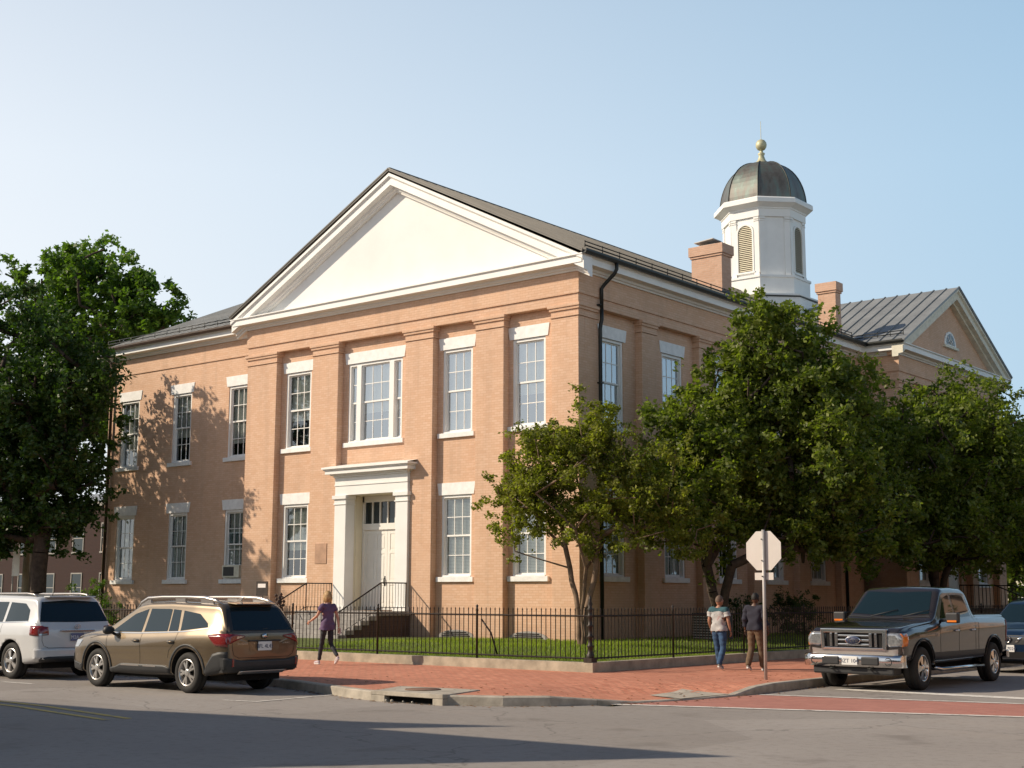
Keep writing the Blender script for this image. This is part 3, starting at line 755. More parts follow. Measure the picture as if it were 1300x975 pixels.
# downpipes
m = MB(); m.tube([(.55, 1.15, 11.36), (.55, 1.15, 11.15), (.48, 1.13, 11.02), (.18, 1.04, 10.72), (.11, 1.0, 10.6), (.11, 1.0, 10.0)], .055, 8)
m.tube([(.11, 1.0, 10.0), (.11, 1.0, 9.68), (.08, .99, 9.55), (.065, .98, 9.4), (.065, .98, .4)], .058, 8)
for z in (10.1, 7.8, 5.3, 2.8): m.box(-.02, .135, .90, 1.06, z, z + .04)
m.build('downpipe', M['pipe'], B)
m = MB(); m.tube([(-23.75, .4, 11.3), (-23.75, .45, 11.1), (-23.72, .8, 10.8), (-23.72, .8, .4)], .06, 8); m.build('downpipe', M['brownpipe'], B)
m = MB(); m.tube([(.05, 16.75, 10.8), (.05, 16.75, .4)], .06, 8); m.build('downpipe', M['pipe'], B)

# windows
random.seed(11)
window(MF, *w1, *UP, REC, 'blind'); window(MF, *w1, *LOW, REC, 'blind')
window(MF, *big, *UP, REC, 'blind', triple=True, up=True)
window(MF, *w4, *UP, REC, 'blind', up=True); window(MF, *w4, *LOW, REC, 'blind')
window(MF, *w5, *UP, REC, 'blind', up=True); window(MF, *w5, *LOW, REC, 'blind')
for k, q in enumerate(ww):
    window(MW, *q, *UP, 0, 'blind'); window(MW, *q, *LOW, 0, 'curtain' if k < 2 else 'blind', ac=(k == 2))
for k, c in enumerate(SC):
    window(MS, c - .56, c + .62, *UP, REC, 'blind', up=True); window(MS, c - .56, c + .62, *LOW, REC, 'curtain' if k == 1 else 'blind')
for c in (20.9, 27.1):
    window(MG, c - .6, c + .6, *UP, REC); window(MG, c - .6, c + .6, *LOW, REC)
window(MG, 23.4, 24.6, *UP, REC)
m = MB(MG); m.box(23.3, 24.7, REC - .2, REC - .1, 1.3, 4.2)
for a in (23.42, 24.08):
    for zz in (1.5, 2.5, 3.3): m.box(a, a + .5, REC - .1, REC - .08, zz, zz + .6)
m.build('side_door', M['white_door'], B)
# basement vents at the grass line
for c in (-4.75, -2.0):
    m = MB(MF); m.prism([(c + .75 * cos(t), .46 + .26 * sin(t)) for t in [pi * i / 12 for i in range(13)]], REC - .02, REC + .05); v = m.build('basement_vent', M['stone'], B)
    m = MB(MF)
    for k in range(4): m.box(c - .62 + .07 * k, c + .62 - .07 * k, REC + .05, REC + .07, .47 + .055 * k, .495 + .055 * k)
    m.build('grille', M['dark'], v)
# wall plaque
m = MB(MF); m.box(-10.75, -10.2, 0.0, .02, 2.75, 3.4); m.build('plaque', simple('bronze_plaque', (.42, .25, .16), .5, var=.2), B)

# portico
m = MB(MF); P0, P1 = -9.78, -6.52
col = MB(MF)
for k, (a, b) in enumerate(((P0, P0 + .52), (P1 - .52, P1))):
    c = MB(MF); c.box(a, b, -.3, .10, 1.0, 4.62); c.box(a - .03, b + .03, -.3, .13, .98, 1.38)
    c.box(a - .03, b + .03, -.3, .13, 4.62, 4.66); c.box(a - .01, b + .01, -.3, .11, 4.66, 4.80); c.box(a - .06, b + .06, -.3, .17, 4.80, 4.92); 
    col = c.build('column', M['white'], B, bevel=.008)
ent = MB(MF); ent.box(P0 + .01, P1 - .01, -.3, .10, 4.92, 5.22); ent.box(P0 - .005, P1 + .005, -.3, .125, 5.224, 5.27); ent.box(P0 + .004, P1 - .004, -.3, .11, 5.272, 5.50)
e = ent.build('entablature', M['white'], B, bevel=.006)
h = MB(MF)
for z, zz, o in ((5.5, 5.56, .06), (5.56, 5.60, .14), (5.60, 5.72, .26), (5.72, 5.76, .30), (5.76, 5.82, .35)):
    h.box(P0 - o + .04, P1 + o - .04, -.2, .10 + o, z, zz)
h.add([(P0 - .3, -.2, 5.95), (P1 + .3, -.2, 5.95), (P1 + .31, .44, 5.82), (P0 - .31, .44, 5.82)], [(0, 1, 2, 3)]); h.build('hood', M['white'], e, bevel=.006)
# door recess
jm = MB(MF); dd = -.72
jm.quad((P0 + .52, -.3, 1.2), (P0 + .52, dd, 1.2), (P0 + .52, dd, 4.92), (P0 + .52, -.3, 4.92)); jm.quad((P1 - .52, -.3, 1.2), (P1 - .52, dd, 1.2), (P1 - .52, dd, 4.92), (P1 - .52, -.3, 4.92))
jm.quad((P0 + .5, .08, 4.915), (P1 - .5, .08, 4.915), (P1 - .5, dd, 4.915), (P0 + .5, dd, 4.915)); 
jm.box(P0 + .5, P0 + .54, -.52, -.36, 1.25, 4.9); jm.build('door_surround', M['cream'], B)
dr_ = MB(MF); dl, drr = P0 + .53, P1 - .53; mid = (dl + drr) / 2
fr = MB(MF); fr.box(dl, dl + .07, dd - .05, dd + .06, 1.25, 4.9); fr.box(drr - .07, drr, dd - .05, dd + .06, 1.25, 4.9); fr.box(dl, drr, dd - .06, dd + .07, 3.82, 4.02); fr.box(dl, drr, dd - .05, dd + .06, 4.72, 4.91)
for i in range(1, 6): u = dl + .07 + (drr - dl - .14) * i / 6; fr.box(u - .02, u + .02, dd - .03, dd + .03, 4.02, 4.72)
fr.build('transom', M['white_door'], B)
tp = MB(MF); tp.quad((dl, dd - .02, 4.0), (drr, dd - .02, 4.0), (drr, dd - .02, 4.75), (dl, dd - .02, 4.75)); tp.build('transom_pane', M['glasscar'], B)
for s, (a, b) in enumerate(((dl + .07, mid - .006), (mid + .006, drr - .07))):
    m = MB(MF); m.box(a, b, dd - .05, dd - .005, 1.27, 3.82)
    st = .11; w2 = (b - a - 3 * st) / 2
    # stiles and rails standing proud of the recessed panels
    for u in (a, a + st + w2, b - st): m.box(u, u + st, dd - .005, dd + .012, 1.27, 3.82)
    for z0, z1 in ((1.27, 1.45), (2.05, 2.2), (3.05, 3.17), (3.68, 3.82)):
        for u in (a + st, a + 2 * st + w2): m.box(u, u + w2, dd - .005, dd + .010, z0, z1)
    for z0, z1 in ((1.5, 2.0), (2.25, 3.0), (3.22, 3.63)):
        for u in (a + st, a + 2 * st + w2): m.box(u + .04, u + w2 - .04, dd - .005, dd + .006, z0, z1)
    d_ = m.build('door', M['white_door'], B)
    if s == 0:
        m = MB(MF); m.box(b - .10, b - .055, dd + .012, dd + .02, 2.02, 2.34); m.tube([(b - .078, dd + .02, 2.28), (b - .078, dd + .07, 2.25), (b - .078, dd + .07, 2.1), (b - .078, dd + .02, 2.07)], .014, 6); m.build('handle', M['pipe'], d_)
# window air conditioner
ac = empty('window_air_conditioner', (-16.0, .8, 2.33), 0, 'small white air conditioner sitting in a ground floor window of the left wing', 'air conditioner', world=True)
m = MB(MW); m.box(-16.45, -15.52, -.25, .12, 2.34, 2.78); m.build('casing', M['rustwhite'], ac, bevel=.01)
m = MB(MW); m.box(-16.38, -15.8, .121, .128, 2.40, 2.72); m.build('grille', M['plastic'], ac)

# steps and handrails
st = empty('stone_steps', (-8.15, -1.5, .45), 0, 'grey stone entrance steps with brick sides below the white front door', 'steps', world=True)
m = MB(); m.box(-9.95, -6.35, -1.25, -.05, 1.12, 1.25)
for k in range(6): m.box(-9.95, -6.35, -1.25 - .31 * (k + 1), -1.25 - .31 * k + .03, .45 + .0 + (5 - k) * .133, .583 + (5 - k) * .133 - .0)
m.build('tread', M['stone'], st, bevel=.012)
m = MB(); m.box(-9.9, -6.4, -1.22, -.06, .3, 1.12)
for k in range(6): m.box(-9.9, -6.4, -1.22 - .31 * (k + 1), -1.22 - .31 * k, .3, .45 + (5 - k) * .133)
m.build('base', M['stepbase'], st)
for X, lb in ((-6.52, 'black iron handrail on the right side of the entrance steps'), (-9.82, 'black iron handrail on the left side of the entrance steps')):
    r = empty('handrail', (X, -1.5, 1.25), 0, lb, 'handrail', 'iron handrails of the entrance steps', world=True)
    m = MB(); pts = [(X, -.1, 2.1), (X, -1.2, 2.1), (X, -3.05, 1.18)]; m.tube(pts, .022, 6); m.tube([(X, -.1, 1.36), (X, -1.2, 1.36), (X, -3.05, .55)], .012, 5); m.build('rail', M['iron'], r)
    m = MB()
    def zz(y): return 2.1 if y > -1.2 else 2.1 + (y + 1.2) * .497
    def zb(y): return 1.36 if y > -1.2 else 1.36 + (y + 1.2) * .437
    y = -.2
    while y > -3.0: m.tube([(X, y, zb(y)), (X, y, zz(y))], .009, 4, smooth=False); y -= .125
    m.build('baluster', M['iron'], r)
    for y in (-.12, -1.2, -3.05):
        m = MB(); m.tube([(X, y, .5 if y < -3 else 1.25), (X, y, zz(y) + .02)], .02, 6); m.build('post', M['iron'], r)

# chimneys
def chimney(x0, x1, y0, y1, z0, z1, flash):
    m = MB(); m.box(x0, x1, y0, y1, z0, z1 - .42); c = m.build('chimney', M['chimney'], B)
    m = MB(); m.box(x0 - .04, x1 + .04, y0 - .04, y1 + .04, z1 - .42, z1 - .34); m.box(x0 - .08, x1 + .08, y0 - .08, y1 + .08, z1 - .34, z1); m.build('cap', M['chimney'], c)
    if flash:
        m = MB(); n = 14
        for i in range(n):
            a, b = x0 + (x1 - x0) * i / n, x0 + (x1 - x0) * (i + 1) / n; zb_ = 12.0 - (a + 1) * .506
            m.box(a, b - .004, y0 - .012, y0 - .002, z0, zb_ + .02 + .10 * ((i // 2) % 2) + random.uniform(0, .06))
        m.build('flashing', M['soot'], c)
        m = MB(); m.box(x0 + .2, x1 - .3, y0 + .1, y1 - .1, z1, z1 + .06); m.prism([(x0 + .1, z1 + .16), (x1 - .35, z1 + .22), (x1 - .35, z1 + .25), (x0 + .1, z1 + .19)], y0 + .02, y1 - .02, 'xz'); m.build('chimney_pot', M['galv'], c)
        m = MB(); m.box(x1, x1 + .012, y0 - .02, y1 + .02, z0, 12.35); m.build('lead_apron', M['pipe'], c)
chimney(-2.25, -1.02, 9.9, 10.55, 11.5, 14.02, True)
chimney(-1.25, -.5, 17.75, 18.2, 11.4, 14.0, False)

# cupola
cx, cy = -6.95, 24.0
def octa(m, prof, mat=0): m.lathe(prof, (cx, cy, 0), 8, rot=pi / 8, smooth=False, mat=mat)
k8 = 1 / cos(pi / 8)
cu = MB(); octa(cu, [(2.40, 13.2), (2.40, 14.95), (2.44, 14.97), (2.44, 15.04), (2.04, 15.08), (2.04, 15.84), (2.10, 15.86), (2.10, 15.96), (1.84, 15.98), (1.84, 18.85)]); cup = cu.build('cupola', M['white'], B)
m = MB()
for k in range(8):
    a = pi / 8 + k * pi / 4; p = Vector((cos(a), sin(a)))
    for s in (-1, 1):
        tdir = Vector((-sin(a + s * pi / 8), cos(a + s * pi / 8))) ; nrm = Vector((cos(a + s * pi / 8), sin(a + s * pi / 8)))
        c0 = p * 1.84; c1 = c0 - tdir * s * -.0 
        q0 = c0; q1 = c0 - tdir * (-.26 * s) * -1 if False else c0 + tdir * (.26 * s)
        for o, z0, z1 in ((.045, 15.98, 18.50), (.07, 18.50, 18.55), (.06, 18.60, 18.72), (.07, 15.97, 16.12)):
            A, Bq = q0 + nrm * o, q1 + nrm * o; A0, B0 = q0 - nrm * .03, q1 - nrm * .03
            m.add([(cx + v.x, cy + v.y, z) for z in (z0, z1) for v in (A0, B0, Bq, A)], [(0, 1, 2, 3), (4, 5, 6, 7), (0, 1, 5, 4), (1, 2, 6, 5), (2, 3, 7, 6), (3, 0, 4, 7)])
m.build('corner_pilaster', M['white'], cup)
m = MB(); octa(m, [(1.80, 18.70), (1.93, 18.70), (1.93, 19.05), (1.97, 19.07), (1.97, 19.12), (2.18, 19.25), (2.28, 19.29), (2.28, 19.48), (2.24, 19.54), (1.8, 19.60)]); m.build('cornice', M['white'], cup)
# louvred arches on the four cardinal faces
ap = 1.84 * cos(pi / 8)
for k in range(4):
    a = k * pi / 2; nrm = Vector((cos(a), sin(a))); td = Vector((-sin(a), cos(a)))
    MM = lambda u, d, z, nrm=nrm, td=td: (cx + nrm.x * (ap + d) + td.x * u, cy + nrm.y * (ap + d) + td.y * u, z)
    arc = lambda r, n=12: [(-r, 16.20), (r, 16.20)] + [(r * cos(pi * i / n), 18.00 + r * sin(pi * i / n)) for i in range(n + 1)]
    m = MB(MM); m.prism(arc(.36), .003, .01); bk = m.build('louvre_shade_panel', simple('louvre_shadow', (.10, .07, .05), .9, var=0), cup)  # flat dark sheet stands in for the shade behind the slats
    m = MB(MM); o_, i_ = [(-.44, 16.20)] + [(.44 * cos(pi - pi * i / 14), 18.00 + .44 * sin(pi * i / 14)) for i in range(15)] + [(.44, 16.20)], [(-.36, 16.20)] + [(.36 * cos(pi - pi * i / 14), 18.00 + .36 * sin(pi * i / 14)) for i in range(15)] + [(.36, 16.20)]
    n = len(o_); vs = [(u, .07, z) for u, z in o_] + [(u, .07, z) for u, z in i_] + [(u, 0, z) for u, z in o_] + [(u, 0, z) for u, z in i_]
    m.add(vs, [(i, i + 1, n + i + 1, n + i) for i in range(n - 1)] + [(2 * n + i, 2 * n + i + 1, i + 1, i) for i in range(n - 1)] + [(n + i, n + i + 1, 3 * n + i + 1, 3 * n + i) for i in range(n - 1)])
    m.box(-.48, .48, 0, .09, 16.12, 16.20); m.build('louvre_frame', M['white'], bk)
    m = MB(MM); z = 16.24
    while z < 18.32:
        r = .355 if z < 18.00 else math.sqrt(max(.001, .355 ** 2 - (z - 18.00) ** 2))
        m.quad((-r, .055, z), (r, .055, z), (r, .012, z + .055), (-r, .012, z + .055)); z += .088
    m.build('louvre_slat', M['cream'], bk)
m = MB(); prof = []
for i in range(15):
    t = i / 14 * pi / 2; prof.append((1.98 * cos(t) ** .75 if i < 14 else .0, 19.58 + 2.14 * sin(t) ** 1.08))
prof = [(1.98, 19.52)] + prof[:-1] + [(.12, 21.76)]
m.lathe(prof, (cx, cy, 0), 8, rot=pi / 8, smooth=False)
dm = m.build('dome', M['copper'], cup)
m = MB()
for k in range(8):
    a = pi / 8 + k * pi / 4; m.tube([(cx + (r + .005) * cos(a), cy + (r + .005) * sin(a), z) for r, z in prof], .028, 5)
m.build('rib', M['pipe'], dm)
m = MB(); m.lathe([(.40, 21.62), (.34, 21.74), (.19, 21.90), (.12, 22.12), (.16, 22.18), (.16, 22.24), (.08, 22.28), (.08, 22.38), (.12, 22.40), (.18, 22.43), (.24, 22.53), (.26, 22.64), (.24, 22.76), (.17, 22.86), (.06, 22.91), (.014, 22.94), (.011, 23.8), (.0, 23.82)], (cx, cy, 0), 14); m.build('finial', M['finial'], cup)
m = MB(); octa(m, [(2.42, 14.90), (2.46, 14.90), (2.46, 14.94), (2.42, 14.94)]); m.build('band', M['pipe'], cup)
# ------------------------------------------------------------------ vehicles
def interp(tab, x):
    if x <= tab[0][0]: return tab[0][1]
    for (a, va), (b, vb) in zip(tab[:-1], tab[1:]):
        if x <= b: return va + (vb - va) * (x - a) / (b - a)
    return tab[-1][1]
def smoothtab(tab, x, w=.05):
    return sum(interp(tab, x + w * k) for k in (-1, -.5, 0, .5, 1)) / 5

def body_mesh(sp):
    """lofted closed shell, x forward, y left; returns a mesh with arches cut; slot 0 paint, 1 wheel well"""
    x0, x1 = sp['x0'], sp['x1']; xs = []
    n = int((x1 - x0) / .045)
    xs = [x0 + (x1 - x0) * i / n for i in range(n + 1)]
    xs = sorted(set(xs + [x0 + .006, x0 + .02, x1 - .02, x1 - .006] + sp.get('extra', [])))
    rings = []; tum = sp.get('tumble', .30)
    for x in xs:
        e = min(x - x0, x1 - x); er = sp.get('er', .05); k = 1.0
        if e < er: k = 1 - (1 - math.sqrt(max(0, 1 - (1 - e / er) ** 2))) * .05
        W = smoothtab(sp['w'], x, .04) * k; zt = smoothtab(sp['top'], x, sp.get('ts', .05)); zb = min(smoothtab(sp['belt'], x, .06), zt - .03); zu = smoothtab(sp['bot'], x, .04)
        if e < er: zt -= (1 - k) * .4; zu += (1 - k) * .4
        P = [(0, zu), (W * .7, zu), (W * .9, zu + .01), (W * .955, zu + .05)]
        for i in range(1, 10):
            t = i / 9; z = zu + .05 + (zb - .05 - zu - .05) * t
            bul = sp.get('sec', [(0, .957), (.25, .975), (.55, .985), (.72, 1.0), (.86, .996), (1, .965)])
            P.append((W * smoothtab(bul, t, .08), z))
        h = zt - zb; P.append((W * .955, zb - .02)); P.append((W * .94, zb + min(.012, h * .2)))
        r = min(.13, h * .55); yt = W * .94 - tum * h
        for i in range(1, 6):
            s = i / 5; z = zb + (h - r) * s; P.append((W * .935 - tum * (h - r) * s - (.02 * s), max(z, zb + min(.012, h * .2))))
        yb, zz = P[-1]; yc = yb - r * 1.25
        for i in range(1, 6):
            a = i / 5 * pi / 2; P.append((yc + (yb - yc) * cos(a), zz + (zt - .02 * min(1, h * 4) - zz) * sin(a)))
        for i in range(1, 5):
            s = i / 4; P.append((yc * (1 - s), zt - .02 * min(1, h * 4) * (1 - s) ** 2 * 1))
        rings.append([(x, y, z) for y, z in P] + [(x, -y, z) for y, z in P[-2:0:-1]])
    m = MB(); k = len(rings[0])
    for r in rings: m.v += r
    for i in range(len(rings) - 1):
        for j in range(k):
            m.f.append((i * k + j, i * k + (j + 1) % k, (i + 1) * k + (j + 1) % k, (i + 1) * k + j)); m.mi.append(0); m.sm.append(True)
    for i, fl in ((0, 1), (len(rings) - 1, 0)):
        c = len(m.v); zs = [p[2] for p in rings[i]]; m.v.append((rings[i][0][0] + (-.012 if fl else .012), 0, (min(zs) + max(zs)) / 2))
        for j in range(k): m.f.append((c, i * k + j, i * k + (j + 1) % k)); m.mi.append(0); m.sm.append(True)
    o = m.build('tmp', [sp['paint'], M['well']])
    cut = MB()
    for wx in sp['wheels']:
        for s in (-1, 1):
            pr = [(0, 0), (sp['ar'], 0), (sp['ar'], .6), (0, .6)]
            y = s * (sp['W'] - .34)
            vs = []; N = 40
            for yy in (y, y + s * .7):
                vs += [(wx + sp['ar'] * cos(2 * pi * q / N), yy, sp['wr'] + .0 + sp['ar'] * sin(2 * pi * q / N) * 1.0) for q in range(N)]
            cut.add(vs, [tuple(range(N)), tuple(range(2 * N - 1, N - 1, -1))] + [(q, (q + 1) % N, N + (q + 1) % N, N + q) for q in range(N)])
    for b in sp.get('cut', []): cut.box(*b)
    c = cut.build('tmpcut', M['well'])
    md = o.modifiers.new('b', 'BOOLEAN'); md.operation = 'DIFFERENCE'; md.object = c; md.solver = 'EXACT'
    me = bake(o); bpy.data.objects.remove(c)
    for p in me.polygons:
        q = p.center
        for wx in sp['wheels']:
            if abs(q.y) > sp['W'] - .36 and (q.x - wx) ** 2 + (q.z - sp['wr']) ** 2 < (sp['ar'] - .004) ** 2: p.material_index = 1; p.use_smooth = False
            d = math.hypot(q.x - wx, q.z - sp['wr'])
            if abs(d - sp['ar']) < .006 and abs(p.normal.y) < .3: p.material_index = 1
            if abs(abs(q.y) - (sp['W'] - .34)) < .01 and d < sp['ar']: p.material_index = 1
    return me

class Car:
    def __init__(s, name, label, cat, sp, loc, rz):
        s.sp = sp; s.root = empty(name, loc, rz, label, cat)
        me = body_mesh(sp); me.name = 'body'; s.body = bpy.data.objects.new('body', me); COL.objects.link(s.body); s.body.parent = s.root
        bm = bmesh.new(); bm.from_mesh(me); s.bvh = BVHTree.FromBMesh(bm); bm.free()
        # unbroken shell for panels that cross the arches
    def hit(s, axis, a, b):
        o, d = {'L': ((a, 3, b), (0, -1, 0)), 'R': ((a, -3, b), (0, 1, 0)), 'F': ((5, a, b), (-1, 0, 0)), 'B': ((-5, a, b), (1, 0, 0)), 'T': ((a, b, 4), (0, 0, -1))}[axis]
        h = s.bvh.ray_cast(Vector(o), Vector(d))
        return (h[0], h[1]) if h[0] else (None, None)
    def panel(s, name, axis, lo, hi, mat, off=.004, n=24, m=6, parent=None, thick=0):
        """strip between two curves lo/hi (lists of (a,b)), laid on the body"""
        def res(c, n):
            c = [Vector(q) for q in c]; Ls = [0]
            for p, q in zip(c[:-1], c[1:]): Ls.append(Ls[-1] + (q - p).length)
            out = []
            for i in range(n + 1):
                t = Ls[-1] * i / n
                for k in range(len(c) - 1):
                    if t <= Ls[k + 1] + 1e-9:
                        out.append(c[k].lerp(c[k + 1], (t - Ls[k]) / max(1e-9, Ls[k + 1] - Ls[k]))); break
            return out
        A, Bc = res(lo, n), res(hi, n); mb = MB(); last = None; K = {'L': Vector((0, 1, 0)), 'R': Vector((0, -1, 0)), 'F': Vector((1, 0, 0)), 'B': Vector((-1, 0, 0)), 'T': Vector((0, 0, 1))}[axis]
        for p, q in zip(A, Bc):
            for j in range(m + 1):
                r = p.lerp(q, j / m); h, nn = s.hit(axis, r.x, r.y)
                if h is None:
                    base = last if last is not None else Vector((0, 0, 0))
                    h = {'L': Vector((r.x, base.y, r.y)), 'R': Vector((r.x, base.y, r.y)), 'F': Vector((base.x, r.x, r.y)), 'B': Vector((base.x, r.x, r.y)), 'T': Vector((r.x, r.y, base.z))}[axis]; nn = K
                else: last = h
                if nn.dot(K) < 0: nn = -nn
                mb.v.append(tuple(h + nn * off))
        for i in range(n):
            for j in range(m):
                a = i * (m + 1) + j; mb.f.append((a, a + 1, a + m + 2, a + m + 1)); mb.mi.append(0); mb.sm.append(True)
        if thick:
            nv = len(mb.v); 
            rim = [i * (m + 1) for i in range(n + 1)] + [n * (m + 1) + j for j in range(1, m + 1)] + [i * (m + 1) + m for i in range(n - 1, -1, -1)] + [j for j in range(m - 1, 0, -1)]
            for i in rim: mb.v.append(tuple(Vector(mb.v[i]) - K * thick))
            for i in range(len(rim)):
                j = (i + 1) % len(rim); mb.f.append((rim[i], rim[j], nv + j, nv + i)); mb.mi.append(0); mb.sm.append(False)
        return mb.build(name, mat, parent or s.root, recalc=False)
    def both(s, *a, **k): return [s.panel(a[0], ax, *a[1:], **k) for ax in 'LR']
    def seam(s, axis, pts, w=.007, name='door_seam', mat=None, parent=None, off=.003):
        pts = [Vector(p) for p in pts]; lo, hi = [], []
        for i, p in enumerate(pts):
            d = (pts[min(i + 1, len(pts) - 1)] - pts[max(0, i - 1)]).normalized(); nr = Vector((-d.y, d.x)) * w / 2; lo.append(p - nr); hi.append(p + nr)
        return s.panel(name, axis, lo, hi, mat or M['well'], off, n=max(12, len(pts) * 3), m=1, parent=parent)
    def arch(s, wx, r0, r1, mat, name='arch_cladding', a0=0, a1=pi, off=.012, zc=None):
        zc = zc if zc is not None else s.sp['wr']
        lo = [(wx + r0 * cos(a0 + (a1 - a0) * i / 24), zc + r0 * sin(a0 + (a1 - a0) * i / 24)) for i in range(25)]
        hi = [(wx + r1 * cos(a0 + (a1 - a0) * i / 24), zc + r1 * sin(a0 + (a1 - a0) * i / 24)) for i in range(25)]
        for ax in 'LR': s.panel(name, ax, lo, hi, mat, off, n=30, m=2, thick=off + .01)
    def wheels(s, style, R, wd, rimr):
        W = s.sp['W']
        for wx in s.sp['wheels']:
            for sg in (-1, 1):
                yo = sg * (W - .035); c = (wx, yo - sg * wd / 2, R)
                m = MB(); m.lathe([(.02, -.05), (rimr * .8, -.05), (rimr * .8, .0), (.02, .02)], c, 20, 'y'); wh = m.build('wheel', M['well'], s.root)
                m = MB(); h = wd / 2
                pr = [(rimr, -h * .85), (rimr + .02, -h), (R - .05, -h), (R - .015, -h * .86), (R, -h * .6), (R, -h * .1), (R - .008, -h * .08), (R - .008, h * .08), (R, h * .1), (R, h * .6), (R - .015, h * .86), (R - .05, h), (rimr + .02, h), (rimr, h * .85)]
                m.lathe(pr, c, 40, 'y', closed=True); m.build('tyre', M['rubber'], wh)
                m = MB(); o = yo - sg * .012; rr = rimr + .004
                # barrel + lip
                m.lathe([(rr, sg * (wd / 2 - .01)), (rr - .015, sg * (wd / 2 + .002)), (rr - .03, sg * (wd / 2 - .012)), (rr - .045, -sg * .03)], c, 40, 'y', caps=False)
                ns = style['n']; ph = style.get('ph', 0)
                for k in range(ns):
                    a = 2 * pi * k / ns + ph
                    for da in style['split']:
                        a0, a1 = a, a + da
                        w0, w1 = style['w']
                        ri, ro = .05, rr - .02
                        pi_, po = Vector((cos(a0), sin(a0))) * ri, Vector((cos(a1), sin(a1))) * ro
                        t = (po - pi_).normalized(); nr = Vector((-t.y, t.x))
                        q = [pi_ - nr * w0, pi_ + nr * w0, po + nr * w1, po - nr * w1]
                        yf = [o - sg * .0, o - sg * .0, o - sg * .008, o - sg * .008]
                        vs = [(wx + p.x, y_, R + p.y) for p, y_ in zip(q, yf)] + [(wx + p.x, y_ - sg * .035, R + p.y) for p, y_ in zip(q, yf)]
                        m.add(vs, [(0, 1, 2, 3), (0, 1, 5, 4), (1, 2, 6, 5), (2, 3, 7, 6), (3, 0, 4, 7)])
                m.lathe([(.075, -sg * .03), (.07, sg * .0), (.045, sg * .006), (0, sg * .006)], (wx, o, R), 20, 'y')
                m.build('rim', M['chrome'] if style.get('chrome') else M['alloy'], wh)
    def box(s, name, mat, *b, parent=None, bevel=.008):
        m = MB(); m.box(*b); return m.build(name, mat, parent or s.root, bevel=bevel)

def text_mesh(name, txt, size, mat, parent, M4, ext=.002, font_shear=0):
    cu = bpy.data.curves.new('t', 'FONT'); cu.body = txt; cu.size = size; cu.extrude = ext; cu.align_x = 'CENTER'; cu.align_y = 'CENTER'; cu.shear = font_shear
    o = bpy.data.objects.new('t', cu); COL.objects.link(o); me = bake(o); bpy.data.curves.remove(cu)
    me.transform(M4); me.materials.clear(); me.materials.append(mat); me.name = name
    ob = bpy.data.objects.new(name, me); COL.objects.link(ob); ob.parent = parent; return ob
def MX(loc, X, Y):
    X, Y = Vector(X), Vector(Y); Z = X.cross(Y); m = Matrix((X, Y, Z)).transposed().to_4x4(); m.translation = Vector(loc); return m
def plate(car, x, y, z, back, txt, mat=None, ink=None):
    s = -1 if back else 1; X = (0, s, 0) if s > 0 else (0, -1, 0)
    m = MB(); m.box(x - .008, x + .008, y - .155, y + .155, z - .078, z + .078); p = m.build('licence_plate', mat or M['plate'], car.root, bevel=.006)
    text_mesh('characters', txt, .10, ink or M['ink'], p, MX((x + s * .0095, y, z - .005), X, (0, 0, 1)))
    return p

# ---- tan estate wagon (front towards world -x). car frame: x forward
sp = dict(x0=-2.37 - 0, x1=2.45, W=.925, wr=.355, ar=.43, wheels=(-1.36, 1.36), paint=M['tanpaint'], tumble=.33, er=.06,
    w=[(-2.37, .80), (-2.25, .865), (-1.9, .905), (-1.3, .925), (1.3, .925), (1.9, .895), (2.2, .82), (2.38, .70), (2.45, .58)],
    top=[(-2.37, 1.04), (-2.33, 1.09), (-2.26, 1.2), (-2.05, 1.52), (-1.98, 1.585), (-1.6, 1.60), (-.6, 1.63), (.1, 1.615), (.35, 1.58), (1.25, 1.09), (1.45, 1.055), (2.1, .95), (2.32, .87), (2.45, .74)],
    belt=[(-2.37, 1.0), (-2.2, 1.06), (-1.4, 1.045), (-.4, 1.0), (1.1, .955), (1.6, .955), (2.2, .86), (2.45, .68)],
    bot=[(-2.37, .46), (-2.2, .36), (-1.8, .30), (-1.0, .30), (1.0, .28), (1.9, .26), (2.3, .28), (2.45, .36)])
c = Car('estate_car', 'tan bronze estate car with black lower cladding and roof rails, parked at the kerb', 'car', sp, (1.30, -14.47, 0), pi)
c.wheels(dict(n=5, split=(-.20, .20), w=(.018, .022)), .355, .225, .235)
c.arch(-1.36, .425, .50, M['plastic']); c.arch(1.36, .425, .50, M['plastic'])
G = M['glasscar']
c.both('side_window', [(.98, 1.03), (.05, 1.04)], [(.90, 1.08), (.42, 1.36), (.05, 1.455)], G, n=20)
c.both('side_window', [(-.03, 1.045), (-.72, 1.065)], [(-.03, 1.46), (-.60, 1.46), (-.66, 1.45)], G)
c.both('side_window', [(-.76, 1.068), (-1.03, 1.075)], [(-.70, 1.455), (-.93, 1.44)], G, n=10)
c.both('side_window', [(-1.10, 1.08), (-1.82, 1.15)], [(-1.02, 1.435), (-1.5, 1.38), (-1.78, 1.22)], G)
trim = M['silverpaint']
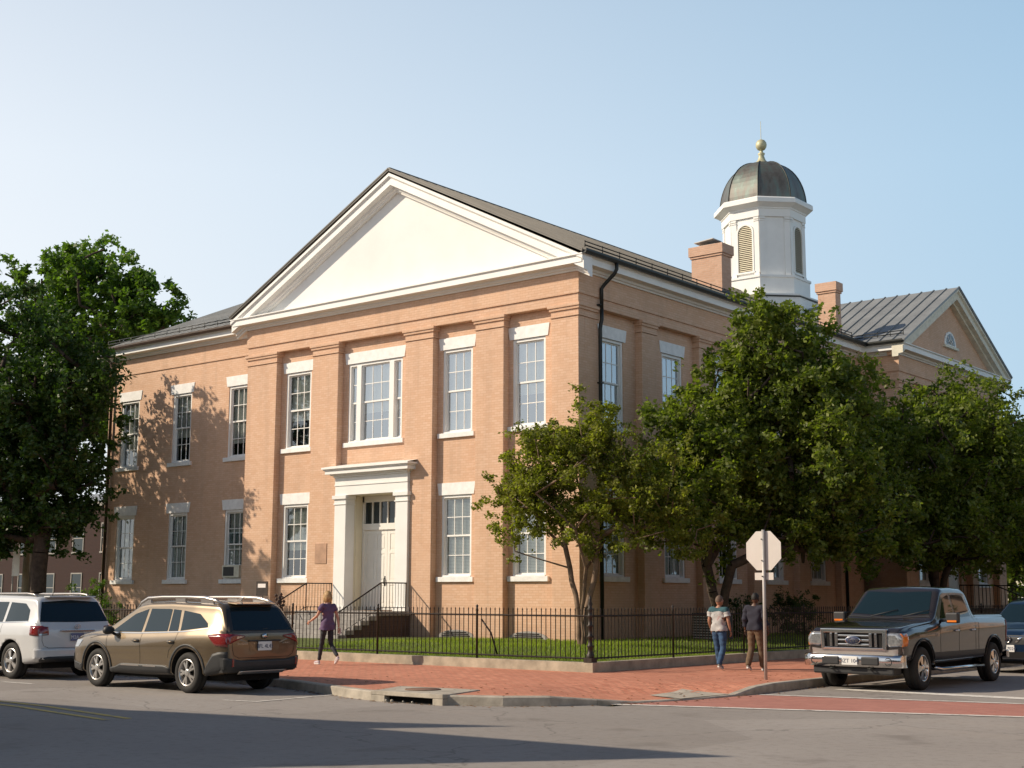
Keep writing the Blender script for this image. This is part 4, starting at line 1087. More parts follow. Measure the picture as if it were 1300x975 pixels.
for ax in 'LR':
    c.seam(ax, [(1.02, 1.012), (.05, 1.018), (-1.03, 1.058), (-1.4, 1.08), (-1.85, 1.135)], .016, 'window_trim', M['chrome'], off=.006)
    c.seam(ax, [(1.08, 1.0), (1.03, .8), (1.0, .45), (.98, .35)]); c.seam(ax, [(.0, 1.02), (-.02, .6), (0, .36)]); c.seam(ax, [(-1.06, 1.05), (-1.02, .86), (-.86, .72), (-.83, .6)])
    c.seam(ax, [(1.6, .9), (1.2, .975), (.9, .99)], .006)
    sg = 1 if ax == 'L' else -1
    for hx in (.12, -.92):
        h, nn = c.hit(ax, hx, .885); m = MB(); m.tube([h + Vector((.09, sg * .005, 0)), h + Vector((.07, sg * .035, .0)), h + Vector((-.07, sg * .035, .0)), h + Vector((-.09, sg * .005, 0))], [.012, .016, .016, .012], 8); m.build('door_handle', M['tanpaint'], c.root)
        c.panel('handle_recess', ax, [(hx + .09, .85), (hx - .09, .85)], [(hx + .09, .915), (hx - .09, .915)], M['plastic'], .003, n=6, m=2)
    # sill cladding
    c.panel('sill_cladding', ax, [(1.0, .30), (-.98, .30)], [(.98, .37), (.75, .40), (.55, .47), (-.75, .47), (-.93, .40)], M['plastic'], .02, n=24, m=4, thick=.03)
    c.panel('sill_strip', ax, [(.55, .43), (.0, .43)], [(.55, .455), (.0, .455)], trim, .024, n=10, m=1); c.panel('sill_strip', ax, [(-.12, .43), (-.5, .43)], [(-.12, .458), (-.5, .458)], trim, .024, n=10, m=1)
    # rear quarter cladding
    c.panel('bumper_cladding', ax, [(-1.83, .32), (-2.33, .42)], [(-1.87, .46), (-2.05, .70), (-2.2, .74), (-2.345, .74)], M['plastic'], .014, n=14, m=6, thick=.02)
    c.panel('bumper_cladding', ax, [(1.84, .28), (2.36, .34)], [(1.87, .42), (2.2, .46), (2.38, .62)], M['plastic'], .012, n=14, m=6, thick=.02)
    c.panel('headlight', ax, [(1.98, .74), (2.36, .70)], [(1.85, .86), (2.15, .86), (2.34, .82)], M['clearlens'], .006)
    c.panel('tail_light', ax, [(-2.0, .93), (-2.12, .84), (-2.345, .82)], [(-1.9, 1.02), (-2.15, 1.045), (-2.33, 1.04)], M['redlens'], .012, n=14, m=4, thick=.02)
    # mirror
    m = MB(); m.lathe([(0, -.10), (.05, -.10), (.075, -.04), (.08, .03), (.06, .09), (0, .10)], (.86, sg * 1.0, 1.06), 14, 'y'); mo = m.build('wing_mirror', M['plastic'], c.root)
    m = MB(); m.tube([(.90, sg * .86, 1.0), (.88, sg * .93, 1.03)], [.03, .02], 8); m.build('mirror_arm', M['plastic'], mo)
    # roof rail, a solid ladder-type rail
    y = sg * .60
    def rz(x): h, _ = c.hit('T', x, y); return h.z
    m = MB(); px = [.55, .40, .2, -.2, -.9, -1.45, -1.75, -1.95]; hh = [.0, .05, .085, .085, .085, .085, .05, .0]
    m.tube([(x, y, rz(x) + h_) for x, h_ in zip(px, hh)], [.014, .034, .036, .030, .030, .036, .034, .014], 8)
    for a, b in ((.42, .12), (-.62, -.9), (-1.35, -1.7)):
        m.add([(a, y - .02, rz(a) - .01), (b, y - .02, rz(b) - .01), (b, y - .02, rz(b) + .08), (a, y - .02, rz(a) + .06), (a, y + .02, rz(a) - .01), (b, y + .02, rz(b) - .01), (b, y + .02, rz(b) + .08), (a, y + .02, rz(a) + .06)], [(0, 1, 2, 3), (4, 5, 6, 7), (3, 2, 6, 7), (0, 3, 7, 4), (1, 2, 6, 5)])
    m.build('roof_rail', M['silverpaint'], c.root)
c.panel('windscreen', 'T', [(1.18, -.70), (1.24, 0), (1.18, .70)], [(.42, -.60), (.50, 0), (.42, .60)], G, .004, n=20, m=10)
c.panel('rear_window', 'B', [(-.66, 1.10), (0, 1.09), (.66, 1.10)], [(-.54, 1.49), (0, 1.51), (.54, 1.49)], G, .006, n=20, m=8)
c.panel('tailgate_garnish', 'B', [(-.79, 1.04), (-.66, 1.10)], [(-.62, 1.46), (-.54, 1.49)], M['plastic'], .005, n=6, m=3); c.panel('tailgate_garnish', 'B', [(.79, 1.04), (.66, 1.10)], [(.62, 1.46), (.54, 1.49)], M['plastic'], .005, n=6, m=3)
c.panel('rear_bumper', 'B', [(-.80, .42), (.80, .42)], [(-.82, .64), (-.55, .585), (.55, .585), (.82, .64)], M['plastic'], .05, n=24, m=6, thick=.1)
c.panel('skid_strip', 'B', [(-.50, .40), (.50, .40)], [(-.53, .455), (.53, .455)], trim, .065, n=12, m=2, thick=.03)
for s_ in (-1, 1):
    c.panel('tail_light', 'B', [(s_ * .80, .86), (s_ * .62, .93), (s_ * .44, .985)], [(s_ * .80, 1.04), (s_ * .62, 1.035), (s_ * .44, 1.01)], M['redlens'], .010, n=10, m=4, thick=.015)
    c.panel('reversing_light', 'B', [(s_ * .63, .955), (s_ * .48, .985)], [(s_ * .63, 1.0), (s_ * .48, 1.005)], M['clearlens'], .018, n=6, m=2)
    c.box('reflector', M['redlens'], -2.428, -2.40, min(s_ * .74, s_ * .70), max(s_ * .74, s_ * .70), .48, .62)
c.seam('B', [(-.72, 1.0), (-.70, .70), (-.60, .63), (.60, .63), (.70, .70), (.72, 1.0)], .008, 'tailgate_seam')
c.panel('plate_recess', 'B', [(-.32, .74), (.32, .74)], [(-.36, .93), (.36, .93)], M['tanpaint'], .004, n=6, m=2); c.box('garnish_bar', M['plastic'], -2.41, -2.36, -.36, .36, .905, .93)
plate(c, -2.40, 0, .825, True, '8FL 4L45')
m = MB(); m.lathe([(.0, .0), (.045, .0), (.045, .01), (0, .012)], (-2.40, 0, 1.0), 18, 'x'); m.v = [(x, y * 1.5, z) for x, y, z in m.v]; m.build('badge', M['chrome'], c.root)
text_mesh('lettering', 'OUTBACK', .05, M['chrome'], c.root, MX((-2.392, .50, .87), (0, -1, 0), (0, 0, 1)), .003)
text_mesh('lettering', 'SUBARU', .042, M['chrome'], c.root, MX((-2.392, -.50, .87), (0, -1, 0), (0, 0, 1)), .003)
m = MB(); m.add([(-1.95, -.50, 1.585), (-1.95, .50, 1.585), (-2.16, .46, 1.56), (-2.16, -.46, 1.56), (-1.95, -.50, 1.555), (-1.95, .50, 1.555), (-2.16, .46, 1.545), (-2.16, -.46, 1.545)], [(0, 1, 2, 3), (4, 5, 6, 7), (0, 3, 7, 4), (1, 2, 6, 5), (2, 3, 7, 6)]); m.build('spoiler', M['tanpaint'], c.root, bevel=.01)
m = MB(); m.prism([(-1.72, 1.60), (-1.55, 1.60), (-1.74, 1.675), (-1.79, 1.675)], -.012, .012, 'xz'); m.build('antenna', M['silverpaint'], c.root, bevel=.006)
m = MB(); m.tube([(-2.32, 0, 1.12), (-2.29, -.3, 1.14)], .008, 5); m.build('rear_wiper', M['plastic'], c.root)
c.panel('grille', 'F', [(-.38, .50), (.38, .50)], [(-.42, .70), (.42, .70)], M['plastic'], .006, n=10, m=4)
c.box('underbody', M['well'], -2.1, 2.1, -.62, .62, .22, .34, bevel=0)

# ---- white suv (front towards -x)
sp = dict(x0=-2.32, x1=2.47, W=.955, wr=.37, ar=.435, wheels=(-1.38, 1.41), paint=M['whitepaint'], tumble=.28, er=.06,
    w=[(-2.32, .86), (-2.2, .915), (-1.8, .945), (-1.3, .955), (1.3, .955), (1.9, .92), (2.3, .80), (2.47, .66)],
    top=[(-2.32, .98), (-2.28, 1.08), (-2.18, 1.25), (-2.0, 1.62), (-1.93, 1.685), (-1.5, 1.71), (-.4, 1.73), (.2, 1.70), (.4, 1.65), (1.2, 1.16), (1.4, 1.12), (2.1, 1.02), (2.35, .94), (2.47, .80)],
    belt=[(-2.32, .95), (-2.2, 1.12), (-1.4, 1.12), (1.1, 1.04), (1.6, 1.02), (2.2, .92), (2.47, .75)],
    bot=[(-2.32, .44), (-2.2, .36), (-1.8, .30), (1.0, .28), (1.9, .26), (2.3, .30), (2.47, .40)])
c = Car('suv', 'white suv with roof rails and dark rear window, parked ahead of the bronze car', 'suv', sp, (-4.80, -14.22, 0), pi)
c.wheels(dict(n=5, split=(-.13, .13), w=(.022, .026)), .37, .24, .245)
c.both('side_window', [(.95, 1.10), (.05, 1.12)], [(.85, 1.18), (.45, 1.46), (.05, 1.56)], G); c.both('side_window', [(-.03, 1.12), (-.95, 1.15)], [(-.03, 1.56), (-.95, 1.56)], G); c.both('side_window', [(-1.05, 1.155), (-1.88, 1.18)], [(-1.05, 1.555), (-1.6, 1.53), (-1.82, 1.40)], G)
for ax in 'LR':
    sg = 1 if ax == 'L' else -1
    c.seam(ax, [(.0, 1.1), (-.02, .6), (0, .36)]); c.seam(ax, [(1.08, 1.05), (1.03, .8), (1.0, .35)]); c.seam(ax, [(-1.0, 1.1), (-.98, .9), (-.85, .75), (-.83, .45)])
    c.seam(ax, [(1.0, 1.085), (-1.0, 1.135), (-1.9, 1.165)], .014, 'window_trim', M['chrome'], off=.006)
    c.panel('tail_light', ax, [(-2.06, .90), (-2.28, .88)], [(-2.04, 1.08), (-2.27, 1.08)], M['redlens'], .012, n=8, m=4, thick=.02)
    c.panel('headlight', ax, [(2.0, .80), (2.38, .76)], [(1.9, .93), (2.34, .90)], M['clearlens'], .006)
    c.panel('sill_cladding', ax, [(.95, .29), (-.93, .29)], [(.95, .37), (-.93, .37)], M['whitepaint'], .02, n=12, m=3, thick=.03)
    y = sg * .62
    def rz(x): h, _ = c.hit('T', x, y); return h.z
    m = MB(); m.tube([(x, y, rz(x) + h_) for x, h_ in ((.35, 0), (.2, .04), (0, .05), (-1.4, .05), (-1.65, .04), (-1.8, 0))], .018, 8); m.build('roof_rail', M['silverpaint'], c.root)
    m = MB(); m.lathe([(0, -.11), (.06, -.11), (.09, -.03), (.09, .05), (.05, .11), (0, .11)], (.88, sg * 1.05, 1.15), 14, 'y'); m.build('wing_mirror', M['whitepaint'], c.root)
    for hx in (.12, -.85):
        h, nn = c.hit(ax, hx, .96); m = MB(); m.tube([h + Vector((.09, 0, 0)), h + Vector((.07, sg * .035, 0)), h + Vector((-.07, sg * .035, 0)), h + Vector((-.09, 0, 0))], .014, 8); m.build('door_handle', M['whitepaint'], c.root)
c.panel('windscreen', 'T', [(1.14, -.74), (1.20, 0), (1.14, .74)], [(.45, -.64), (.52, 0), (.45, .64)], G, .004, n=20, m=10)
c.panel('rear_window', 'B', [(-.80, 1.16), (0, 1.15), (.80, 1.16)], [(-.66, 1.56), (0, 1.60), (.66, 1.56)], G, .006, n=20, m=8)
for s_ in (-1, 1):
    c.panel('tail_light', 'B', [(s_ * .86, .88), (s_ * .66, .90)], [(s_ * .86, 1.08), (s_ * .66, 1.06)], M['redlens'], .010, n=8, m=4, thick=.015)
    c.panel('reversing_light', 'B', [(s_ * .86, .885), (s_ * .69, .90)], [(s_ * .86, .925), (s_ * .69, .935)], M['clearlens'], .016, n=6, m=2)
c.seam('B', [(-.80, 1.05), (-.80, .72), (-.70, .64), (.70, .64), (.80, .72), (.80, 1.05)], .008, 'tailgate_seam')
c.panel('rear_bumper', 'B', [(-.86, .44), (.86, .44)], [(-.88, .62), (.88, .62)], M['whitepaint'], .05, n=20, m=5, thick=.1)
c.panel('bumper_insert', 'B', [(-.78, .40), (.78, .40)], [(-.80, .47), (.80, .47)], M['plastic'], .056, n=12, m=2, thick=.06)
c.box('garnish_bar', M['chrome'], -2.375, -2.32, -.40, .40, .965, .995)
plate(c, -2.352, 0, .85, True, 'M2A-14', mat=simple('blue_plate', (.12, .14, .26), .5, var=.1), ink=M['plate'])
for a_, b_ in ((.07, .045), (.045, .022), (.022, .045)):
    m = MB(); m.tube([(-2.335, a_ * cos(t), 1.06 + b_ * sin(t)) for t in [2 * pi * i / 20 for i in range(21)]], .006, 5); m.build('badge', M['chrome'], c.root)
m = MB(); m.box(-2.12, -1.9, -.55, .55, 1.655, 1.685); m.build('spoiler', M['whitepaint'], c.root, bevel=.012)
m = MB(); m.tube([(-2.02, .45, 1.65), (-2.16, .47, 1.82)], .006, 5); m.build('antenna', M['plastic'], c.root)
c.box('underbody', M['well'], -2.1, 2.1, -.64, .64, .22, .34, bevel=0)

# ---- dark blue suv behind the truck (front towards world -y)
sp = dict(x0=-2.3, x1=2.32, W=.92, wr=.36, ar=.43, wheels=(-1.34, 1.36), paint=M['bluepaint'], tumble=.30, er=.08,
    w=[(-2.3, .82), (-1.9, .9), (-1.3, .92), (1.3, .92), (1.8, .90), (2.1, .84), (2.25, .76), (2.32, .66)],
    top=[(-2.3, 1.1), (-2.15, 1.3), (-1.95, 1.55), (-1.5, 1.62), (-.4, 1.68), (.1, 1.66), (.3, 1.6), (1.1, 1.14), (1.3, 1.10), (2.0, 1.0), (2.22, .93), (2.32, .84)],
    belt=[(-2.3, 1.06), (-1.4, 1.08), (1.1, 1.02), (1.6, 1.0), (2.1, .92), (2.32, .80)],
    bot=[(-2.3, .45), (-1.8, .30), (1.0, .28), (1.9, .25), (2.32, .34)])
c = Car('suv', 'dark blue suv with chrome v shaped grille, parked behind the pickup truck', 'suv', sp, (11.5, 3.05, 0), -pi / 2)
c.wheels(dict(n=5, split=(0,), w=(.04, .05)), .36, .225, .24)
for ax in 'LR':
    sg = 1 if ax == 'L' else -1
    c.panel('side_window', ax, [(.85, 1.09), (-1.7, 1.14)], [(.75, 1.15), (.35, 1.40), (-.4, 1.5), (-1.2, 1.46), (-1.65, 1.25)], G, .004, n=24)
    m = MB(); m.lathe([(0, -.11), (.06, -.11), (.085, -.03), (.085, .05), (.05, .11), (0, .11)], (.80, sg * 1.02, 1.12), 14, 'y'); m.build('wing_mirror', M['bluepaint'], c.root)
    c.panel('headlight', 'F', [(sg * .82, .74), (sg * .40, .74)], [(sg * .82, .92), (sg * .62, .90), (sg * .46, .85)], M['clearlens'], .006, n=10, m=4)
    c.panel('grille_bar', 'F', [(sg * .16, .70), (sg * .22, .70)], [(sg * .34, .90), (sg * .42, .90)], M['chrome'], .02, n=6, m=2, thick=.02)
    c.seam(ax, [(0, 1.05), (-.02, .6), (0, .36)])
c.panel('windscreen', 'T', [(1.06, -.72), (1.12, 0), (1.06, .72)], [(.34, -.60), (.42, 0), (.34, .60)], G, .004, n=20, m=10)
c.panel('grille', 'F', [(-.42, .66), (.42, .66)], [(-.55, .86), (.55, .86)], M['plastic'], .008, n=16, m=4)
c.panel('lower_grille', 'F', [(-.6, .36), (.6, .36)], [(-.6, .50), (.6, .50)], M['well'], .006, n=16, m=4)
h, _ = c.hit('F', 0, .78)
m = MB(); m.tube([(h.x + .03, .075 * cos(t), .78 + .075 * sin(t)) for t in [2 * pi * i / 24 for i in range(25)]], .011, 6); m.box(h.x + .022, h.x + .036, -.095, .095, .76, .80); bd = m.build('badge', M['chrome'], c.root)
text_mesh('lettering', 'NISSAN', .036, M['ink'], bd, MX((h.x + .038, 0, .78), (0, 1, 0), (0, 0, 1)))
plate(c, h.x + .02, 0, .57, False, '2BF 7024')
c.box('underbody', M['well'], -2.0, 2.0, -.62, .62, .22, .34, bevel=0)

# ---- pickup truck (front towards world -y)
sp = dict(x0=-2.72, x1=2.68, W=1.0, wr=.40, ar=.50, wheels=(-1.88, 1.80), paint=M['greypaint'], tumble=.22, er=.05, ts=.03,
    w=[(-2.72, .965), (-2.6, .985), (-1.0, 1.0), (1.0, 1.0), (2.0, .99), (2.5, .975), (2.68, .94)],
    top=[(-2.72, 1.37), (-.98, 1.37), (-.93, 1.42), (-.80, 1.86), (-.68, 1.915), (-.2, 1.93), (.35, 1.915), (.50, 1.86), (1.10, 1.34), (1.22, 1.28), (1.9, 1.235), (2.45, 1.17), (2.58, 1.14), (2.66, 1.08)],
    belt=[(-2.72, 1.30), (-.9, 1.30), (-.6, 1.30), (1.0, 1.22), (1.2, 1.17), (2.2, 1.12), (2.68, 1.03)],
    bot=[(-2.72, .56), (-1.2, .48), (1.0, .46), (2.3, .52), (2.68, .56)],
    sec=[(0, .965), (.3, .98), (.6, .985), (.78, 1.0), (.9, 1.0), (1, .975)],
    cut=[(-2.66, -1.05, -.80, .80, .75, 1.6)])
c = Car('pickup_truck', 'dark grey crew cab pickup truck with chrome grille parked at the side street corner', 'pickup truck', sp, (11.27, -4.06, 0), -pi / 2)
c.wheels(dict(n=5, split=(-.16, .16), w=(.03, .045), chrome=True), .40, .26, .245)
for ax in 'LR':
    sg = 1 if ax == 'L' else -1
    c.panel('side_window', ax, [(.80, 1.30), (.10, 1.32)], [(.70, 1.40), (.42, 1.70), (.12, 1.76)], G, .004, n=18)
    c.panel('side_window', ax, [(.00, 1.32), (-.72, 1.34)], [(.0, 1.76), (-.45, 1.76), (-.60, 1.72)], G, .004, n=18)
    c.seam(ax, [(1.02, 1.22), (1.0, 1.0), (.98, .50)], .010); c.seam(ax, [(.05, 1.78), (.05, 1.3), (.05, .50)], .010); c.seam(ax, [(-.70, 1.72), (-.82, 1.3), (-.84, .9), (-.84, .50)], .010); c.seam(ax, [(-1.0, 1.34), (-1.0, .52)], .014)
    c.panel('lower_band', ax, [(1.25, .47), (-1.33, .49)], [(1.28, .68), (-1.35, .68)], simple('darker_lower_paint', (.02, .02, .023), .45, var=.05), .004, n=16, m=3)
    c.arch(1.80, .495, .56, M['greypaint'], 'wheel_arch_flare', 0, pi, .018); c.arch(-1.88, .495, .56, M['greypaint'], 'wheel_arch_flare', 0, pi, .018)
    for hx in (.20, -.66):
        h, nn = c.hit(ax, hx, 1.07); m = MB(); m.tube([h + Vector((.09, 0, 0)), h + Vector((.07, sg * .035, 0)), h + Vector((-.07, sg * .035, 0)), h + Vector((-.09, 0, 0))], .018, 8); m.build('door_handle', M['chrome'], c.root)
    # running board tube
    m = MB(); m.tube([(1.18, sg * .80, .42), (1.05, sg * 1.0, .36), (-1.1, sg * 1.0, .36), (-1.25, sg * .80, .42)], .038, 8); m.build('running_board', M['chrome'], c.root)
    # mirror
    m = MB(); m.box(.72, .86, sg * 1.04 if sg > 0 else -1.29, sg * 1.29 if sg > 0 else -1.04, 1.22, 1.42); mo = m.build('wing_mirror', M['plastic'], c.root, bevel=.03)
    m = MB(); m.tube([(.80, sg * .90, 1.26), (.80, sg * 1.06, 1.28)], .03, 8); m.build('mirror_arm', M['plastic'], mo)
    m = MB(); m.box(.855, .872, min(sg * 1.08, sg * 1.26), max(sg * 1.08, sg * 1.26), 1.24, 1.275); m.build('turn_signal', M['amber'], mo)
    # headlight stack on the front, wraps onto the fender
    c.panel('headlight', 'F', [(sg * .935, .82), (sg * .70, .80), (sg * .62, .86)], [(sg * .93, 1.05), (sg * .62, 1.05)], M['clearlens'], .012, n=10, m=6, thick=.03)
    c.panel('turn_lens', ax, [(2.50, .83), (2.655, .81)], [(2.46, 1.045), (2.645, 1.045)], M['amber'], .010, n=6, m=4, thick=.02)
    c.panel('tail_light', ax, [(-2.60, .80), (-2.71, .80)], [(-2.60, 1.25), (-2.71, 1.25)], M['redlens'], .01, n=4, m=6, thick=.02)
    # fog lamp in bumper
c.panel('windscreen', 'T', [(1.02, -.78), (1.10, 0), (1.02, .78)], [(.52, -.66), (.57, 0), (.52, .66)], G, .005, n=22, m=10)
c.panel('rear_window', 'B', [(-.66, 1.45), (.66, 1.45)], [(-.60, 1.74), (.60, 1.74)], G, .005, n=12, m=6)
c.panel('cowl', 'T', [(1.06, -.80), (1.14, 0), (1.06, .80)], [(1.10, -.84), (1.20, 0), (1.10, .84)], M['plastic'], .006, n=16, m=2)
for y_ in (-.35, .30):
    m = MB(); m.tube([(1.14, y_, 1.345), (1.05, y_ + .3, 1.42), (.99, y_ + .5, 1.47)], .009, 5); m.build('wiper', M['plastic'], c.root)
for s_ in (-1, 1): c.seam('T', [(1.25, s_ * .42), (2.0, s_ * .46), (2.5, s_ * .55)], .02, 'bonnet_crease', M['greypaint'], off=.012)
c.seam('T', [(1.15, -.90), (2.3, -.90)], .008, 'bonnet_seam'); c.seam('T', [(1.15, .90), (2.3, .90)], .008, 'bonnet_seam')
# grille
gx = 2.68
gr = c.box('grille', M['well'], gx - .03, gx + .012, -.56, .56, .78, 1.09)
m = MB(); o_ = [(-.645, .735), (.645, .735), (.66, 1.125), (-.66, 1.125)]; i_ = [(-.565, .785), (.565, .785), (.58, 1.05), (-.58, 1.05)]
vs = [(gx + .045, a, b) for a, b in o_] + [(gx + .05, a, b) for a, b in i_] + [(gx - .04, a, b) for a, b in o_] + [(gx - .02, a, b) for a, b in i_]
m.add(vs, [(k, (k + 1) % 4, 4 + (k + 1) % 4, 4 + k) for k in range(4)] + [(8 + k, 8 + (k + 1) % 4, (k + 1) % 4, k) for k in range(4)] + [(4 + k, 4 + (k + 1) % 4, 12 + (k + 1) % 4, 12 + k) for k in range(4)])
m.build('surround', M['chrome'], gr, bevel=.012)
for s_ in (-1, 1):
    for a, b in ((.31, .37), (.42, .47)):
        m = MB(); m.box(gx + .01, gx + .042, min(s_ * a, s_ * b), max(s_ * a, s_ * b), .80, 1.045); m.build('upright', M['chrome'], gr, bevel=.008)
for z in (.835, .915, .995):
    m = MB(); m.box(gx + .008, gx + .035, -.315, .315, z - .021, z + .021); m.build('bar', M['chrome'], gr, bevel=.012)
m = MB(); m.lathe([(0, .0), (.076, 0), (.082, -.01), (.082, -.02), (0, -.02)], (gx + .068, 0, 0), 32, 'x'); m.v = [(x, y * 1.95, z + .915) for x, y, z in m.v]; bd = m.build('badge_ring', M['chrome'], gr)
m = MB(); m.lathe([(0, .003), (.068, .003), (.068, -.004), (0, -.004)], (gx + .068, 0, 0), 32, 'x'); m.v = [(x, y * 1.98, z + .915) for x, y, z in m.v]; m.build('badge_field', M['ink'], bd)
text_mesh('lettering', 'Ford', .105, M['chrome'], bd, MX((gx + .074, 0, .915), (0, 1, 0), (0, 0, 1)), .002, .35)
# silver valance below the grille and chrome bumper
c.panel('valance', 'F', [(-.93, .66), (.93, .66)], [(-.93, .78), (-.66, .75), (.66, .75), (.93, .78)], M['silverpaint'], .008, n=20, m=3)
m = MB(); bp = [(.97, -.12), (.99, .0), (.96, .09), (.80, .14), (.4, .165), (0, .17), (-.4, .165), (-.80, .14), (-.96, .09), (-.99, 0), (-.97, -.12)]
prof = [(0, .44), (.02, .46), (.035, .54), (.03, .62), (.0, .66)]
vs = []
for y, x in bp: vs += [(gx + x + o, y, z) for o, z in prof]
n_ = len(prof); m.add(vs, [(i * n_ + k, i * n_ + k + 1, (i + 1) * n_ + k + 1, (i + 1) * n_ + k) for i in range(len(bp) - 1) for k in range(n_ - 1)], 0, True)
m.quad((gx + .17, -.8, .66), (gx - .02, -.95, .66), (gx - .02, .95, .66), (gx + .17, .8, .66))
bu = m.build('front_bumper', M['chrome'], c.root, recalc=False)
for s_ in (-1, 1):
    a, b = sorted((s_ * .22, s_ * .56)); m = MB(); m.box(gx + .12, gx + .222, a, b, .475, .625); m.build('bumper_pad', M['plastic'], bu, bevel=.02)
    m = MB(); m.lathe([(.075, -.01), (.075, .012), (.06, .016), (.055, .0)], (gx + .165, s_ * .73, .545), 22, 'x'); fl = m.build('fog_lamp_bezel', M['plastic'], bu)
    m = MB(); m.lathe([(0, .012), (.055, .006), (.055, -.01)], (gx + .165, s_ * .73, .545), 18, 'x'); m.build('fog_lamp', M['clearlens'], bu)
    m = MB(); m.tube([(gx + .1, s_ * .42, .41), (gx + .19, s_ * .42, .41), (gx + .19, s_ * .34, .41), (gx + .1, s_ * .34, .41)], .014, 6); m.build('tow_hook', M['pipe'], bu)
c.box('lower_valance', M['plastic'], gx - .25, gx + .10, -.80, .80, .30, .45, bevel=.03)
plate(c, gx + .225, 0, .55, False, '3ZT 104')
m = MB(); m.box(-2.82, -2.70, -.95, .95, .46, .62); m.build('rear_bumper', M['chrome'], c.root, bevel=.02)
c.box('underbody', M['well'], -2.6, 2.5, -.60, .60, .30, .50, bevel=0)
text_mesh('lettering', 'F150', .075, M['chrome'], c.root, MX((1.16, 1.0, 1.0), (-1, 0, 0), (0, 0, 1)), .004)
# dashboard paper and mirror visible through the screen
# ------------------------------------------------------------------ people
def skin_mesh(chains, sub=2, root=0):
    """chains: list of lists of (point, radius); shared points join. returns mesh"""
    bm = bmesh.new(); sk = bm.verts.layers.skin.verify(); idx = {}
    for ch in chains:
        prev = None
        for p, r in ch:
            key = tuple(round(v, 4) for v in p)
            if key not in idx:
                v = bm.verts.new(p); v[sk].radius = (r, r) if not isinstance(r, tuple) else r; idx[key] = v
                if len(idx) == 1: v[sk].use_root = True
            v = idx[key]
            if prev is not None and prev != v and not bm.edges.get((prev, v)): bm.edges.new((prev, v))
            prev = v
    me = bpy.data.meshes.new('t'); bm.to_mesh(me); bm.free()
    o = bpy.data.objects.new('t', me); COL.objects.link(o)
    o.modifiers.new('s', 'SKIN').use_smooth_shade = True
    sb = o.modifiers.new('u', 'SUBSURF'); sb.levels = sub; sb.render_levels = sub
    return bake(o)
def join_meshes(ms):
    bm = bmesh.new()
    for m in ms: bm.from_mesh(m)
    me = bpy.data.meshes.new('j'); bm.to_mesh(me); bm.free()
    for p in me.polygons: p.use_smooth = True
    return me
def ell(c, r, n=16, M4=None, bulge=None):
    bm = bmesh.new(); bmesh.ops.create_uvsphere(bm, u_segments=n, v_segments=n, radius=1)
    for v in bm.verts:
        v.co = Vector((v.co.x * r[0], v.co.y * r[1], v.co.z * r[2]))
        if bulge: v.co = bulge(v.co)
        if M4: v.co = M4 @ v.co
        v.co += Vector(c)
    me = bpy.data.meshes.new('e'); bm.to_mesh(me); bm.free(); return me
def put(name, me, mat, parent):
    me.name = name; me.materials.clear(); me.materials.append(mat); o = bpy.data.objects.new(name, me); COL.objects.link(o); o.parent = parent; return o
V3 = Vector
def hand_chains(w, dirv, side, palm_n):
    """five bent fingers and a thumb rooted in the palm"""
    d = V3(dirv).normalized(); n = V3(palm_n).normalized(); a = d.cross(n).normalized() * side
    w = V3(w); palm = w + d * .055
    ch = [[(w, .022), (w + d * .03, .026), (palm, .027)]]
    for k, (off_, ln) in enumerate(((-.027, .068), (-.009, .078), (.009, .072), (.026, .056))):
        b = palm + a * off_ * .7; f1 = b + d * ln * .5 + a * off_ * .35 + n * .006; f2 = f1 + d * ln * .36 + n * .018; f3 = f2 + d * ln * .2 + n * .022
        ch.append([(b, .010), (f1, .009), (f2, .008), (f3, .006)])
    t0 = w + d * .028 - a * .02; ch.append([(t0, .012), (t0 - a * .026 + d * .022 + n * .008, .010), (t0 - a * .032 + d * .048 + n * .018, .008)])
    return ch
